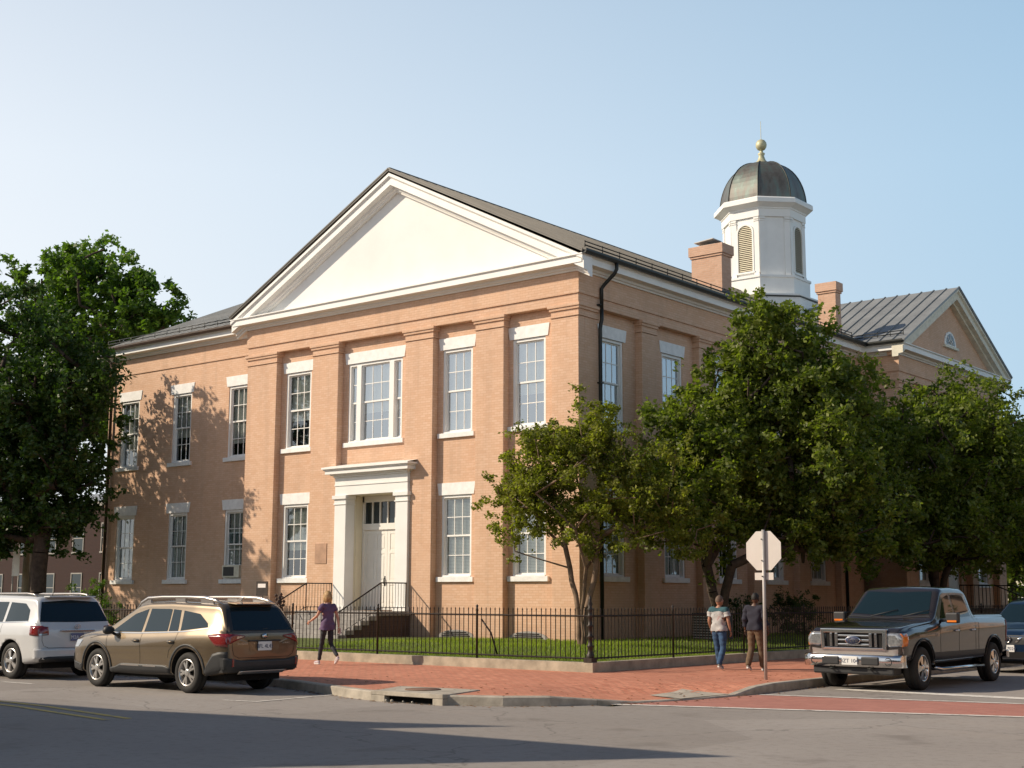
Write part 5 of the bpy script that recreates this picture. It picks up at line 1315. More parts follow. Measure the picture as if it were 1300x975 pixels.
def person(label, loc, rz, J, H, skin, tops, legs, shoe, hair, hairstyle, arm_cover, slim=1.0, headturn=0, group=None):
    """J: joints in metres for a 1.70 m figure facing +x, left is +y"""
    root = empty('person', loc, rz, label, 'person', group); root.scale = (H / 1.7,) * 3
    j = {k: V3(v) for k, v in J.items()}; s = slim
    pel, wai, che, nec = j['pelvis'], j['waist'], j['chest'], j['neck']
    hd = j['head']
    body = [[(pel, .115 * s), (wai, .105 * s), (che, .125 * s), (nec, .055), (nec + (hd - nec) * .45, .05)]]
    for S_ in 'lr':
        sg = 1 if S_ == 'l' else -1
        sh, elb, wr = j['sh_' + S_], j['el_' + S_], j['wr_' + S_]
        body.append([(che, .125 * s), (sh, .058 * s), (sh.lerp(elb, .5), .046 * s), (elb, .038 * s), (elb.lerp(wr, .4), .036 * s), (wr, .024)])
        hp, kn, an = j['hip_' + S_], j['kn_' + S_], j['an_' + S_]
        body.append([(pel, .115 * s), (hp, .092 * s), (hp.lerp(kn, .5), .075 * s), (kn, .054 * s), (kn.lerp(an, .35), .055 * s), (an, .034)])
    ms = [skin_mesh(body)]
    for S_ in 'lr':
        elb, wr = j['el_' + S_], j['wr_' + S_]; d = (wr - elb).normalized(); pn = V3((0, -1 if S_ == 'l' else 1, 0)); pn = (pn - d * pn.dot(d)).normalized()
        for ch in hand_chains(wr - d * .005, d, 1 if S_ == 'l' else -1, pn): ms.append(skin_mesh([ch], 1))
    R = Matrix.Rotation(headturn, 4, 'Z')
    def skull(co):
        f = max(0, -co.z / .125); co = co.copy()
        co.x *= 1 - .10 * f; co.y *= 1 - .28 * f * f
        if co.x > 0: co.x *= .96
        return co
    ms.append(ell(hd, (.098, .078, .125), 20, R, skull))
    o_ = lambda x, y, z: hd + (R @ V3((x, y, z)))
    ms.append(ell(o_(.094, 0, -.018), (.018, .012, .024), 8, R)); ms.append(ell(o_(.088, 0, -.075), (.012, .026, .008), 8, R))
    for sg in (-1, 1):
        ms.append(ell(o_(-.005, sg * .080, -.012), (.022, .010, .034), 8, R)); ms.append(ell(o_(.083, sg * .03, .008), (.012, .017, .012), 8, R))
    me = join_meshes(ms); body_o = put('body', me, skin, root)
    for sg in (-1, 1):
        put('eye', ell(o_(.089, sg * .031, .009), (.008, .010, .008), 8, R), M['dark'], body_o)
    # hair
    if hairstyle == 'short':
        def hs(co): co = co.copy(); co.z = max(co.z, -.03 if co.x < 0 else .045 + co.x * .3); return co
        put('hair', ell(hd + V3((-.004, 0, .010)), (.106, .087, .128), 20, R, hs), hair, root)
    elif hairstyle == 'bob':
        def hb(co):
            co = co.copy(); a = math.atan2(co.y, co.x)
            if co.z < 0: 
                co.z *= 1.15; k = 1.04 + .12 * min(1, -co.z / .1) + .05 * sin(a * 9); co.x *= k; co.y *= k
            if co.x > .05 and co.z < .05: co.x = .05
            return co
        put('hair', ell(hd + V3((-.018, 0, .0)), (.118, .102, .14), 32, R, hb), hair, root)
    tmat, lmat = tops['mat'], legs['mat']
    base = skin_mesh(body, 3)
    bones = [('t', pel, wai), ('t', wai, che), ('t', che, nec)]
    for S_ in 'lr':
        bones += [('s', che, j['sh_' + S_]), ('u', j['sh_' + S_], j['el_' + S_]), ('f', j['el_' + S_], j['wr_' + S_]), ('h', pel, j['hip_' + S_]), ('g', j['hip_' + S_], j['kn_' + S_]), ('c', j['kn_' + S_], j['an_' + S_])]
    def cls(p):
        best = (9, 't', 0)
        for k_, a_, b_ in bones:
            d_ = b_ - a_; t_ = max(0, min(1, (p - a_).dot(d_) / d_.length_squared)); e_ = (p - a_ - d_ * t_).length
            if e_ < best[0] - 1e-6: best = (e_, k_, t_)
        return best[1], best[2]
    def garment(keep, off):
        bm = bmesh.new(); bm.from_mesh(base); bm.normal_update(); bm.verts.ensure_lookup_table()
        info = [(v.co.copy(), v.normal.copy(), cls(v.co)) for v in bm.verts]
        kill = [f for f in bm.faces if not keep(f.calc_center_median(), cls(f.calc_center_median()))]
        offs = [off(c_, i_) for c_, n_, i_ in info]
        for v, (c_, n_, i_), o_2 in zip(list(bm.verts), info, offs): v.co = c_ + n_ * o_2
        bmesh.ops.delete(bm, geom=kill, context='FACES'); bmesh.ops.smooth_vert(bm, verts=bm.verts, factor=.4, use_axis_x=True, use_axis_y=True, use_axis_z=True)
        me = bpy.data.meshes.new('g'); bm.to_mesh(me); bm.free()
        for p in me.polygons: p.use_smooth = True
        return me
    fat = tops.get('fat', .016); hz = pel.z + tops['hem']
    def ktop(c_, i_):
        k_, t_ = i_
        if k_ in 'ts': return c_.z > hz and c_.z < nec.z - .015
        if k_ == 'u': return t_ < arm_cover
        if k_ == 'f': return t_ < arm_cover - 1
        if k_ in 'hg': return c_.z > hz
        return False
    def otop(c_, i_):
        w_ = .006 * sin(c_.z * 31 + c_.y * 17) + .004 * sin(c_.x * 47 + c_.z * 60)
        return fat + w_ + max(0, (wai.z + .03 - c_.z)) * .12 + (.012 if i_[0] == 'u' and i_[1] > .3 else 0)
    top = put('shirt', garment(ktop, otop), tmat, root)
    if tops.get('yoke'): put('shirt_yoke', garment(lambda c_, i_: i_[0] in 'tsu' and c_.z > che.z + .07 and c_.z < nec.z - .012 and (i_[0] != 'u' or i_[1] < .25), lambda c_, i_: otop(c_, i_) + .004), tops['yoke'], top)
    le = legs.get('len', .97); lf = legs.get('fat', .010)
    put('trousers', garment(lambda c_, i_: (i_[0] in 'thg' and c_.z < pel.z + .12) or (i_[0] == 'c' and i_[1] < le), lambda c_, i_: lf * (.55 if i_[0] == 't' else 1) + .003 * sin(c_.z * 55) + (lf * 1.1 * i_[1] if i_[0] == 'c' else 0)), lmat, root)
    for S_ in 'lr':
        an, toe = j['an_' + S_], j['toe_' + S_]; d = (toe - an); f = V3((d.x, d.y, d.z))
        hl = j['heel_' + S_]
        m1 = skin_mesh([[(hl + V3((0, 0, .0)), .036), (hl.lerp(toe, .35) + V3((0, 0, .012)), .044), (hl.lerp(toe, .7), .040), (toe, .030)], [(hl.lerp(toe, .2) + V3((0, 0, .01)), .04), (an, .042)]])
        sh = put('shoe', m1, shoe, root)
        dd = (toe - hl).normalized(); sol = skin_mesh([[(hl - V3((0, 0, .022)), .034), (hl.lerp(toe, .5) - V3((0, 0, .024)), .036), (toe - V3((0, 0, .014)), .034)]], 2); put('sole', sol, M['plate'], sh)
    return root
skinA = simple('light_skin', (.55, .30, .20), .55, var=.05); skinB = simple('tanned_skin', (.38, .19, .12), .55, var=.05); skinC = simple('dark_skin', (.10, .05, .032), .5, var=.05)
blond = simple('blond_hair', (.42, .26, .11), .6, var=.4, vscale=14, bmp=.8, bscale=30); greyh = simple('grey_brown_hair', (.13, .085, .06), .7, var=.35, vscale=20, bmp=.6); blackh = simple('black_hair', (.012, .010, .009), .7, var=.3, vscale=20)
purple = simple('purple_top', (.12, .075, .15), .85, var=.2, vscale=5, bmp=1., bscale=7)
legg = simple('dark_leggings', (.022, .024, .032), .8, var=.2); sneak = simple('pale_sneaker', (.5, .42, .44), .7, var=.25, vscale=20)
def tiedye():
    m, nt, b = newmat('pale_patterned_shirt'); tc = nt.nodes.new('ShaderNodeTexCoord').outputs['Object']
    f = noise(nt, tc, 6.5, 6, .65); g = noise(nt, tc, 13, 4, .6)
    c = ramp(nt, f, [(.3, (.10, .12, .13)), (.42, (.40, .39, .38)), (.58, (.52, .50, .48)), (.66, (.45, .10, .09)), (.74, (.6, .45, .42))])  # shirt tones lowered in place of shade falling on the walker
    L(nt, mixc(nt, ramp(nt, g, [(.45, (0, 0, 0)), (.65, (.5, .5, .5))]), c, (.3, .32, .34)), b.inputs['Base Color']); b.inputs['Roughness'].default_value = .9; return m
tdy = tiedye(); teal = simple('teal_cloth', (.035, .10, .12), .9, var=.15)
jeans = simple('blue_jeans', (.035, .08, .16), .9, var=.45, vscale=7, bmp=.4); navy = simple('navy_shirt', (.022, .022, .036), .9, var=.25, bmp=.4, bscale=12); olive = simple('khaki_trousers', (.13, .085, .05), .9, var=.3, vscale=6, bmp=.4); greyshoe = simple('grey_shoe', (.28, .26, .24), .8, var=.3)  # jeans and navy shirt darkened in colour in place of shade on the pair

J = dict(pelvis=(0, 0, .93), waist=(.0, 0, 1.07), chest=(.01, 0, 1.26), neck=(.0, 0, 1.43), head=(.045, 0, 1.575),
    sh_l=(.0, .165, 1.375), el_l=(.02, .235, 1.12), wr_l=(.20, .29, .955), sh_r=(0, -.165, 1.375), el_r=(-.08, -.22, 1.11), wr_r=(-.08, -.235, .87),
    hip_l=(.0, .085, .88), kn_l=(.10, .09, .49), an_l=(.20, .08, .10), heel_l=(.165, .08, .055), toe_l=(.37, .09, .045),
    hip_r=(0, -.085, .88), kn_r=(-.02, -.09, .47), an_r=(-.30, -.08, .20), heel_r=(-.345, -.08, .195), toe_r=(-.20, -.085, .045))
J1 = dict(J)
# walking left along the front pavement: left arm swings forward, right hand holds a phone
wm = person('person with blond hair in a purple top and dark leggings, walking past the fence', (-.62, -8.9, .15), pi - .12, {**J1, 'el_l': (.10, .235, 1.13), 'wr_l': (.30, .29, 1.0), 'el_r': (-.07, -.23, 1.11), 'wr_r': (-.10, -.25, .86)}, 1.66, skinA,
    dict(mat=purple, hem=-.12, fat=.014), dict(mat=legg, fat=.004), sneak, blond, 'bob', .52, .90)
t = V3((-.62, -8.9, .15)); 
ph = MB(); 
a_ = pi - .12; hp = V3((-.12, -.27, .79)) * (1.66 / 1.7); wpt = t + V3((hp.x * cos(a_) - hp.y * sin(a_), hp.x * sin(a_) + hp.y * cos(a_), hp.z))
ph.box(wpt.x - .04, wpt.x + .04, wpt.y - .006, wpt.y + .006, wpt.z - .08, wpt.z + .05); tag(ph.build('phone', M['plate'], off=tuple(wpt), bevel=.004), 'small white phone held low in the hand of the person in purple', 'phone')
JM = dict(J, an_l=(.16, .09, .09), heel_l=(.12, .09, .055), toe_l=(.33, .10, .045), kn_l=(.08, .095, .49), an_r=(-.20, -.09, .14), heel_r=(-.24, -.09, .115), toe_r=(-.06, -.095, .045), kn_r=(0, -.10, .48), sh_l=(0, .185, 1.39), sh_r=(0, -.185, 1.39), el_l=(-.03, .25, 1.12), wr_l=(.10, .26, .90), el_r=(-.02, -.26, 1.12), wr_r=(.06, -.27, .88))
JM2 = {k: ((v[0], -v[1], v[2]) if True else v) for k, v in JM.items()}; JM2 = {(k[:-2] + ('_r' if k.endswith('_l') else '_l')) if k[-2:] in ('_l', '_r') else k: v for k, v in JM2.items()}
person('person in a pale patterned t-shirt with teal shoulders and blue jeans, walking away', (7.14, -4.62, .15), pi / 2 + .02, JM, 1.58, skinB, dict(mat=tdy, hem=-.04, fat=.026, yoke=teal), dict(mat=jeans, fat=.014), greyshoe, greyh, 'short', .62, 1.06, -.3)
person('person in a dark navy shirt and khaki trousers, walking away beside the stop sign', (8.02, -4.62, .15), pi / 2 + .05, dict(JM2, el_l=(-.03, .23, 1.12), el_r=(.02, -.235, 1.12)), 1.64, skinC, dict(mat=navy, hem=-.04, fat=.022), dict(mat=olive, fat=.016), greyshoe, blackh, 'short', 1.55, 1.0, .2)
# ------------------------------------------------------------------ trees
def tree(name, label, cat, base, fork, blobs, nclump, nleaf, ls, leaf, bark, seed, trad=.2, spread=.42, group=None, trunks=1, hmin=None, sub=5, droop=0):
    rg = np.random.default_rng(seed); rd = random.Random(seed); root = empty(name, base, 0, label, cat, group)
    base = Vector(base)
    # clump centres, biased to the shell of each lobe
    vol = np.array([b[3] * b[4] * b[5] for b in blobs]) ** .8; vol /= vol.sum(); C = []
    while len(C) < nclump:
        b = blobs[rg.choice(len(blobs), p=vol)]; v = rg.normal(size=3); v /= np.linalg.norm(v); r = rg.uniform(.25, 1.08) ** .55
        p = np.array(b[:3]) + v * r * np.array(b[3:]) * (1 + .12 * rg.normal())
        if hmin and p[2] < hmin - base.z: continue
        C.append(p)
    C = np.array(C)
    # skeleton: trunks up to the fork, then greedy attachment
    nodes = [Vector((0, 0, -.1))]; par = [-1]
    tops = []; tri = []
    for t in range(trunks):
        a = 2 * pi * t / max(1, trunks) + rd.uniform(0, 1); k = 6; prev = 0; lean = (.20 if trunks > 1 else .02)
        for i in range(1, k + 1):
            z = fork * i / k; q = Vector((cos(a) * lean * z * (.3 + .7 * i / k), sin(a) * lean * z * (.3 + .7 * i / k), z)) + Vector((rd.uniform(-1, 1), rd.uniform(-1, 1), 0)) * .03 * z ** .5
            if i == 1 and trunks > 1: q += Vector((cos(a), sin(a), 0)) * .07
            nodes.append(q); par.append(prev); prev = len(nodes) - 1
            if i >= k - 1: tops.append(prev); tri.append(t)
    cand = list(tops); grp = {q: t_ for q, t_ in zip(tops, tri)}; tdir = {t_: Vector((nodes[q].x, nodes[q].y, 0)) for q, t_ in zip(tops, tri)}
    order = np.argsort(np.linalg.norm(C - np.array([0, 0, fork]), axis=1)); tips = []
    for ci in order:
        c = Vector(C[ci]); best, bi = 1e9, None; ch = Vector((c.x - blobs[0][0], c.y - blobs[0][1], 0)); my = max(tdir, key=lambda t_: tdir[t_].normalized().dot(ch)) if trunks > 1 else 0
        for n_ in cand:
            if grp[n_] != my: continue
            q = nodes[n_]; d = (c - q).length + max(0, q.z - c.z + .05) * 1.2
            if d < best: best, bi = d, n_
        q = nodes[bi]; L_ = (c - q).length; st = max(1, int(L_ / .55)); prev = bi
        for i in range(1, st + 1):
            f = i / st; p = q.lerp(c, f) + Vector((rd.uniform(-1, 1), rd.uniform(-1, 1), rd.uniform(-1, 1) + .6)) * .09 * L_ ** .5 * (1 - abs(2 * f - 1) * .6 if i < st else 0)
            nodes.append(p); par.append(prev); prev = len(nodes) - 1; cand.append(prev); grp[prev] = my
        tips.append(prev)
    cnt = [0.0] * len(nodes)
    for i in range(len(nodes) - 1, -1, -1):
        if cnt[i] == 0: cnt[i] = 1
        if par[i] >= 0: cnt[par[i]] += cnt[i]
    mx = cnt[0]; rad = [max(.008, trad * (c / mx) ** .46) for c in cnt]
    m = MB()
    for i in range(1, len(nodes)):
        p = par[i]; r0 = min(rad[p], rad[i] * 1.5) if p else rad[0] * (1.25 if trunks == 1 else .62); m.tube([nodes[p], nodes[i]], [r0, rad[i]], 7 if rad[i] > .05 else 4, cap=False)
    m.build('trunk', bark, root, recalc=False)
    # leaves: every clump is several short sprays
    T = C; ns = sub; k = nclump * ns
    sc = np.repeat(T, ns, 0) + rg.normal(size=(k, 3)) * spread * np.array([1, 1, .75]); sd = rg.normal(size=(k, 3)); sd[:, 2] = np.abs(sd[:, 2]) * .8 - droop; sd /= np.linalg.norm(sd, axis=1)[:, None]
    w_ = rg.gamma(2.2, 1, k); w_ /= w_.sum(); si = rg.choice(k, nleaf, p=w_)
    along = rg.uniform(-.5, 1, nleaf)[:, None]
    P = sc[si] + sd[si] * along * spread * .9 + rg.normal(size=(nleaf, 3)) * spread * .22
    N = rg.normal(size=(nleaf, 3)) * .75 + np.array([0, 0, .7]); N /= np.linalg.norm(N, axis=1)[:, None]
    D = rg.normal(size=(nleaf, 3)) + sd[si] * .8 + np.array([0, 0, -.25]); D -= N * (D * N).sum(1)[:, None]; D /= np.linalg.norm(D, axis=1)[:, None]
    W = np.cross(N, D); s = (ls * rg.uniform(.6, 1.25, nleaf))[:, None]
    a = P - D * s * .5; b = P + W * s * .30 + N * s * .06; c = P + D * s * .55; d = P - W * s * .30 + N * s * .06
    Vv = np.stack([a, b, c, d], 1).reshape(-1, 3)
    me = fastmesh('crown', Vv, np.arange(4 * nleaf).reshape(-1, 4), leaf, root)
    return root
def B_(base, *bl): return [(x - base[0], y - base[1], z - base[2], a, b, c) for x, y, z, a, b, c in bl]
# corner crape myrtle, several thin trunks
b = (2.1, -2.8, .42); tree('crape_myrtle', 'small multi-trunk tree with olive leaves in front of the building corner', 'tree', b, 2.0,
    B_(b, (2.0, -2.9, 4.6, 1.6, 1.5, 1.7), (.85, -3.4, 4.1, .95, .9, 1.0), (3.4, -2.0, 4.3, 1.25, 1.2, 1.5), (2.3, -2.6, 5.7, 1.0, 1.0, .85), (.65, -3.7, 3.3, .5, .5, .5), (4.3, -1.4, 3.5, .75, .7, .8), (1.3, -3.4, 5.4, .7, .7, .6)), 185, 50000, .10, M['leaf_yel'], M['palebark'], 5, .11, .26, trunks=4, hmin=2.6)
b = (3.4, 1.7, .45); tree('shade_tree', 'tall leafy green tree behind the side fence and the two walkers', 'tree', b, 2.1,
    B_(b, (4.7, 3.0, 5.8, 2.2, 2.2, 2.4), (3.3, 1.4, 4.8, 1.8, 1.7, 1.7), (5.5, 3.7, 4.9, 1.9, 1.8, 2.1), (4.5, 3.0, 7.9, 1.5, 1.5, 1.5), (3.9, 2.1, 6.7, 1.2, 1.2, 1.3), (3.1, 1.2, 6.1, 1.0, 1.0, 1.2), (4.6, 3.1, 9.1, .75, .75, .8), (5.5, 4.0, 7.7, 1.3, 1.3, 1.3), (4.1, 2.5, 9.0, .35, .35, .8), (4.9, 3.3, 8.7, .35, .35, .8), (6.0, 3.9, 6.9, .85, .85, 1.0), (5.8, 4.2, 8.0, .3, .3, .6), (2.2, .5, 4.0, 1.0, 1.0, 1.0), (6.2, 4.0, 3.4, 1.0, 1.0, .9), (4.8, 3.2, 3.7, 1.7, 1.6, .9)), 360, 100000, .15, M['leaf_mid'], M['bark'], 8, .20, .38, trunks=3, hmin=2.6)
G3 = 'dark trees in the shade of the side facade'
b = (4.3, 14.6, .45); tree('shade_tree', 'dark spreading tree behind the pickup truck', 'tree', b, 2.3,
    B_(b, (4.3, 14.6, 6.0, 3.3, 3.2, 2.8), (3.2, 12.6, 4.6, 2.4, 2.4, 1.9), (4.6, 14.4, 3.9, 2.8, 2.8, 1.1), (5.8, 16.8, 5.6, 2.4, 2.4, 2.2), (5.2, 15.6, 7.9, 1.7, 1.7, 1.2), (3.6, 13.6, 7.2, 1.6, 1.6, 1.1)), 300, 90000, .165, M['leaf_mid'], M['bark'], 21, .2, .5, trunks=3, hmin=2.8, group=G3)
b = (5.2, 24.5, .45); tree('shade_tree', 'second dark tree from the truck, at the far end of the side facade', 'tree', b, 2.3,
    B_(b, (5.6, 24.5, 6.2, 3.4, 3.4, 3.2), (7.2, 27.5, 6.0, 3.0, 3.0, 3.2), (4.4, 21.5, 4.9, 2.4, 2.4, 2.2), (6.0, 24.5, 4.0, 3.0, 3.0, 1.2), (6.6, 26, 8.7, 1.8, 1.8, 1.3)), 280, 80000, .19, M['leaf_mid'], M['bark'], 22, .24, .55, trunks=2, hmin=3.0, group=G3)
b = (8.7, 25.5, .15); tree('street_tree', 'tall dark tree at the right edge beyond the blue suv', 'tree', b, 2.8,
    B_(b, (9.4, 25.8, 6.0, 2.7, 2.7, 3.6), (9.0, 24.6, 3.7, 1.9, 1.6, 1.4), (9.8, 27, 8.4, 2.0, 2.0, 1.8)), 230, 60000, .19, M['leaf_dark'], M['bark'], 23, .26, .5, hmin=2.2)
# left side
b = (-21.1, -3.6, .4); tree('shade_tree', 'big dark tree in front of the left wing', 'tree', b, 4.2,
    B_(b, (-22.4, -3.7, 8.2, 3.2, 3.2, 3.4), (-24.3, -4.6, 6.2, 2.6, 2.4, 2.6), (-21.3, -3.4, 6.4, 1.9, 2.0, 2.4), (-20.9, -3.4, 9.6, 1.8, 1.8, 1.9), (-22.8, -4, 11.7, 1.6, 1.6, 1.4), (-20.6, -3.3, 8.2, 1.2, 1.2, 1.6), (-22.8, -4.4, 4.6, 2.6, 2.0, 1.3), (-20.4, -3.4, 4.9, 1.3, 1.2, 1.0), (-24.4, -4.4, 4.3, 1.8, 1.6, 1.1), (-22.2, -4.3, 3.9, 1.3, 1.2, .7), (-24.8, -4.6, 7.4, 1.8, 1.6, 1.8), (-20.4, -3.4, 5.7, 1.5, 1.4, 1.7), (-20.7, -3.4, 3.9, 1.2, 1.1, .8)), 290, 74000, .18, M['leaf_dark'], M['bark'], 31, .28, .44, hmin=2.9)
b = (-27.6, -5.0, .4); tree('shade_tree', 'dark tree at the left edge, left of the big dark one', 'tree', b, 4.0,
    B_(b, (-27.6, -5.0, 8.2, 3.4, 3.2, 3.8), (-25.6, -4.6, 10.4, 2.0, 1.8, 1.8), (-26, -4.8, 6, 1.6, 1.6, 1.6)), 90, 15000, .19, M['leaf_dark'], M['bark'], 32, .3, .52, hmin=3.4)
b = (-42.2, 9.0, .4); tree('maple_tree', 'lighter green tree rising behind the roof edge of the left wing', 'tree', b, 6.0,
    B_(b, (-37.4, 9, 15.2, 3.4, 3.4, 3.4), (-34.2, 9.4, 14.4, 2.2, 2.2, 2.2), (-36.6, 9, 18.0, 2.0, 2.0, 1.7), (-40.5, 8.6, 17.0, 3.0, 2.8, 2.8), (-33.2, 9.5, 15.8, 1.4, 1.4, 1.4), (-35.0, 9.3, 17.0, 1.5, 1.5, 1.4), (-39.0, 9, 18.9, 1.6, 1.6, 1.2), (-38, 9, 12, 3.4, 3, 3)), 250, 60000, .25, M['leaf_light'], M['bark'], 33, .38, .5, hmin=7)
# shrubs
def shrub(name, label, b, r, n, leaf, seed, ls=.07):
    return tree(name, label, 'shrub', b, r * .4, [(0, 0, r * .75, r, r, r * .8)], 40, n, ls, leaf, M['bark'], seed, .03, r * .2, trunks=3, sub=4)
shrub('flowering_shrub', 'leafy light green shrub behind the fence at the left end of the building', (-13.9, -6.3, .4), .95, 9000, M['leaf_light'], 41)
shrub('garden_shrub', 'low dark shrub by the shaded side wall behind the fence', (1.5, 6.4, .45), .75, 5000, M['leaf_dark'], 42)
shrub('garden_shrub', 'dark shrub by the side wall behind the navy shirted person', (1.6, 9.6, .45), .85, 5000, M['leaf_dark'], 43)

# ------------------------------------------------------------------ signs and poles
s = empty('stop_sign', (9.66, -7.2, .15), 0, 'octagonal stop sign seen from its bare metal back, on a grey pole at the kerb', 'road sign')
m = MB(); m.tube([(0, 0, -.1), (0.02, 0, 2.84)], .032, 10); m.build('pole', M['galv'], s)
def oct8(r, c=(0, 0)): return [(c[0] + r * cos(pi / 8 + k * pi / 4), c[1] + r * sin(pi / 8 + k * pi / 4)) for k in range(8)]
m = MB(); m.prism(oct8(.405, (0, 2.44)), .036, .040); sp_ = m.build('sign_panel', M['signback'], s)
m = MB(); m.prism(oct8(.40, (0, 2.44)), .0405, .0415); fr_ = m.build('sign_face', M['plate'], sp_)
m = MB(); m.prism(oct8(.375, (0, 2.44)), .0418, .0425); m.build('sign_face', M['stopred'], sp_)
text_mesh('lettering', 'STOP', .30, M['plate'], sp_, MX((0, .0432, 2.43), (-1, 0, 0), (0, 0, 1)), .001)
m = MB(); m.box(-.2, .2, .036, .040, 1.88, 2.02); pp = m.build('lower_plate', M['signback'], s, bevel=.0)
m = MB(); m.box(-.192, .192, .0405, .042, 1.887, 2.013); m.build('plate_face', M['stopred'], pp)
for z in (2.25, 2.66, 1.95):
    m = MB(); m.lathe([(0, -.02), (.012, -.02), (.012, .0), (0, .0)], (0, -.03, z), 8, 'y'); m.build('bolt', M['pipe'], s)
def at(px, py_z, Y):  # position on the ray of a photo column at depth plane Y
    pass
u = empty('utility_pole', (-23.8, -2.5, .4), 0, 'plain grey utility pole beside the dark tree on the left', 'pole')
m = MB(); m.tube([(0, 0, 0), (0, 0, 9)], [.13, .10], 10); m.build('pole', simple('weathered_pole', (.30, .24, .2), .8, var=.2), u)
u = empty('parking_sign', (-24.0, -2.9, .4), 0, 'narrow white sign panel on a thin post at the far left', 'sign')
m = MB(); m.tube([(0, 0, 0), (0, 0, 3.2)], .03, 8); m.build('post', M['galv'], u)
m = MB(); m.box(-.02, .48, -.04, -.03, 2.0, 3.05); m.build('panel', M['plate'], u, bevel=.004)
# dark boxed utility unit on the side lawn
u = empty('condenser_unit', (1.9, 3.9, .45), 0, 'dark boxed condenser unit standing on the shaded side lawn', 'utility box')
m = MB(); m.box(-.45, .45, -.4, .4, 0, .8); cs = m.build('casing', M['plastic'], u, bevel=.02)
m = MB()
for k in range(9): m.box(-.42, .42, -.412, -.402, .08 + k * .075, .11 + k * .075)
m.build('grille', M['galv'], cs)
# parking-style post behind the wagon: small dark sign on the gate
u = empty('street_notice', (-4.84, -7.25, .35), 0, 'small dark notice board on a post by the entrance gate', 'sign')
m = MB(); m.tube([(0, 0, 0), (0, 0, 1.7)], .02, 6); m.build('post', M['iron'], u)
m = MB(); m.box(-.22, .22, -.03, -.01, 1.35, 1.72); pb = m.build('panel', M['iron'], u)
m = MB(); m.box(-.15, .15, -.034, -.031, 1.56, 1.66); m.build('label_patch', M['plate'], pb)

# side entrance railing
for yy, lb in ((23.0, 'near iron stair railing at the side entrance under the trees'), (25.1, 'far iron stair railing at the side entrance under the trees')):
    r = empty('handrail', (3.5, yy, .45), 0, lb, 'handrail')
    m = MB(); m.tube([(-1.6, 0, 1.75), (-.2, 0, 1.75), (2.2, 0, .75)], .025, 6); m.build('rail', M['iron'], r)
    m = MB()
    for i in range(26):
        x = -1.6 + i * .15; zt = 1.75 if x < -.2 else 1.75 - (x + .2) * .417; m.tube([(x, 0, max(0, zt - .95)), (x, 0, zt)], .01, 4, smooth=False)
    m.build('baluster', M['iron'], r)
st2 = empty('side_steps', (3.5, 24, .45), 0, 'stone landing and steps at the side entrance under the trees', 'steps')
m = MB(); m.box(-1.9, -.2, -1.1, 1.2, -.1, .85)
for k in range(5): m.box(-.2 + k * .34, .14 + k * .34, -1.1, 1.2, -.1, .85 - .16 * (k + 1))
m.build('tread', M['stone'], st2)

# ------------------------------------------------------------------ other buildings
def house(name, label, x0, x1, y0, y1, h, wall, face, cols, rows, wmat=None, roof=None, wtrim=None, ww_=.95, wh=1.5, cat='house', door=None, rh=2.2, z1=1.0, pitch=3.0, cols2=None):
    """face '-y' or '-x' or '+x' or '+y' carries windows"""
    r = empty(name, ((x0 + x1) / 2, (y0 + y1) / 2, 0), 0, label, cat, world=True)
    m = MB(); m.box(x0, x1, y0, y1, -.2, h); m.build('wall', wall, r)
    faces = face if isinstance(face, list) else [face]
    for fc in faces:
        MM = {'-y': lambda u, d, z: (u, y0 - d, z), '-x': lambda u, d, z: (x0 - d, u, z), '+x': lambda u, d, z: (x1 + d, u, z), '+y': lambda u, d, z: (u, y1 + d, z)}[fc]
        a, b = (x0, x1) if 'y' in fc else (y0, y1); nc = cols if 'y' in fc or not cols2 else cols2
        for i in range(nc):
            c = a + (b - a) * (i + .5) / nc
            for k in range(rows):
                z = z1 + k * pitch; m = MB(MM); t = .07
                m.box(c - ww_ / 2 - t, c - ww_ / 2, 0, .05, z - .05, z + wh + t); m.box(c + ww_ / 2, c + ww_ / 2 + t, 0, .05, z - .05, z + wh + t); m.box(c - ww_ / 2, c + ww_ / 2, 0, .05, z + wh, z + wh + t); m.box(c - ww_ / 2 - .1, c + ww_ / 2 + .1, 0, .09, z - .1, z); m.box(c - ww_ / 2, c + ww_ / 2, .01, .035, z + wh / 2 - .025, z + wh / 2 + .025)
                w = m.build('window', wtrim or M['white'], r); m = MB(MM); m.box(c - ww_ / 2, c + ww_ / 2, .002, .012, z, z + wh); m.build('pane', wmat or M['glasscar'], w)
    m = MB(); m.box(x0 - .25, x1 + .25, y0 - .25, y1 + .25, h, h + .28); m.build('cornice', wtrim or M['white'], r)
    m = MB()
    if rh:
        if (x1 - x0) > (y1 - y0): ym = (y0 + y1) / 2; m.prism([(y0 - .3, h + .28), (y1 + .3, h + .28), (ym, h + .28 + rh)], x0 - .3, x1 + .3, 'yz')
        else: xm = (x0 + x1) / 2; m.prism([(x0 - .3, h + .28), (x1 + .3, h + .28), (xm, h + .28 + rh)], y0 - .3, y1 + .3, 'xz')
        m.build('roof', roof or M['roof'], r)
    return r
house('brick_house', 'red brick house with its colours darkened for shade, behind the trees on the left', -76, -41.5, 16, 28, 6.9, M['redbrick'], '-y', 12, 2, wtrim=simple('shaded_trim', (.3, .28, .26), .7, var=.1), z1=1.35, wh=1.6, pitch=2.9, ww_=1.0, rh=1.2)  # grey trim and near-black brick stand in for tree shade on white and red
house('porch_house', 'pale cream house at the far end of the side street', -17, -3, 60, 70, 5.6, M['cream'], '-y', 4, 2, rh=2)
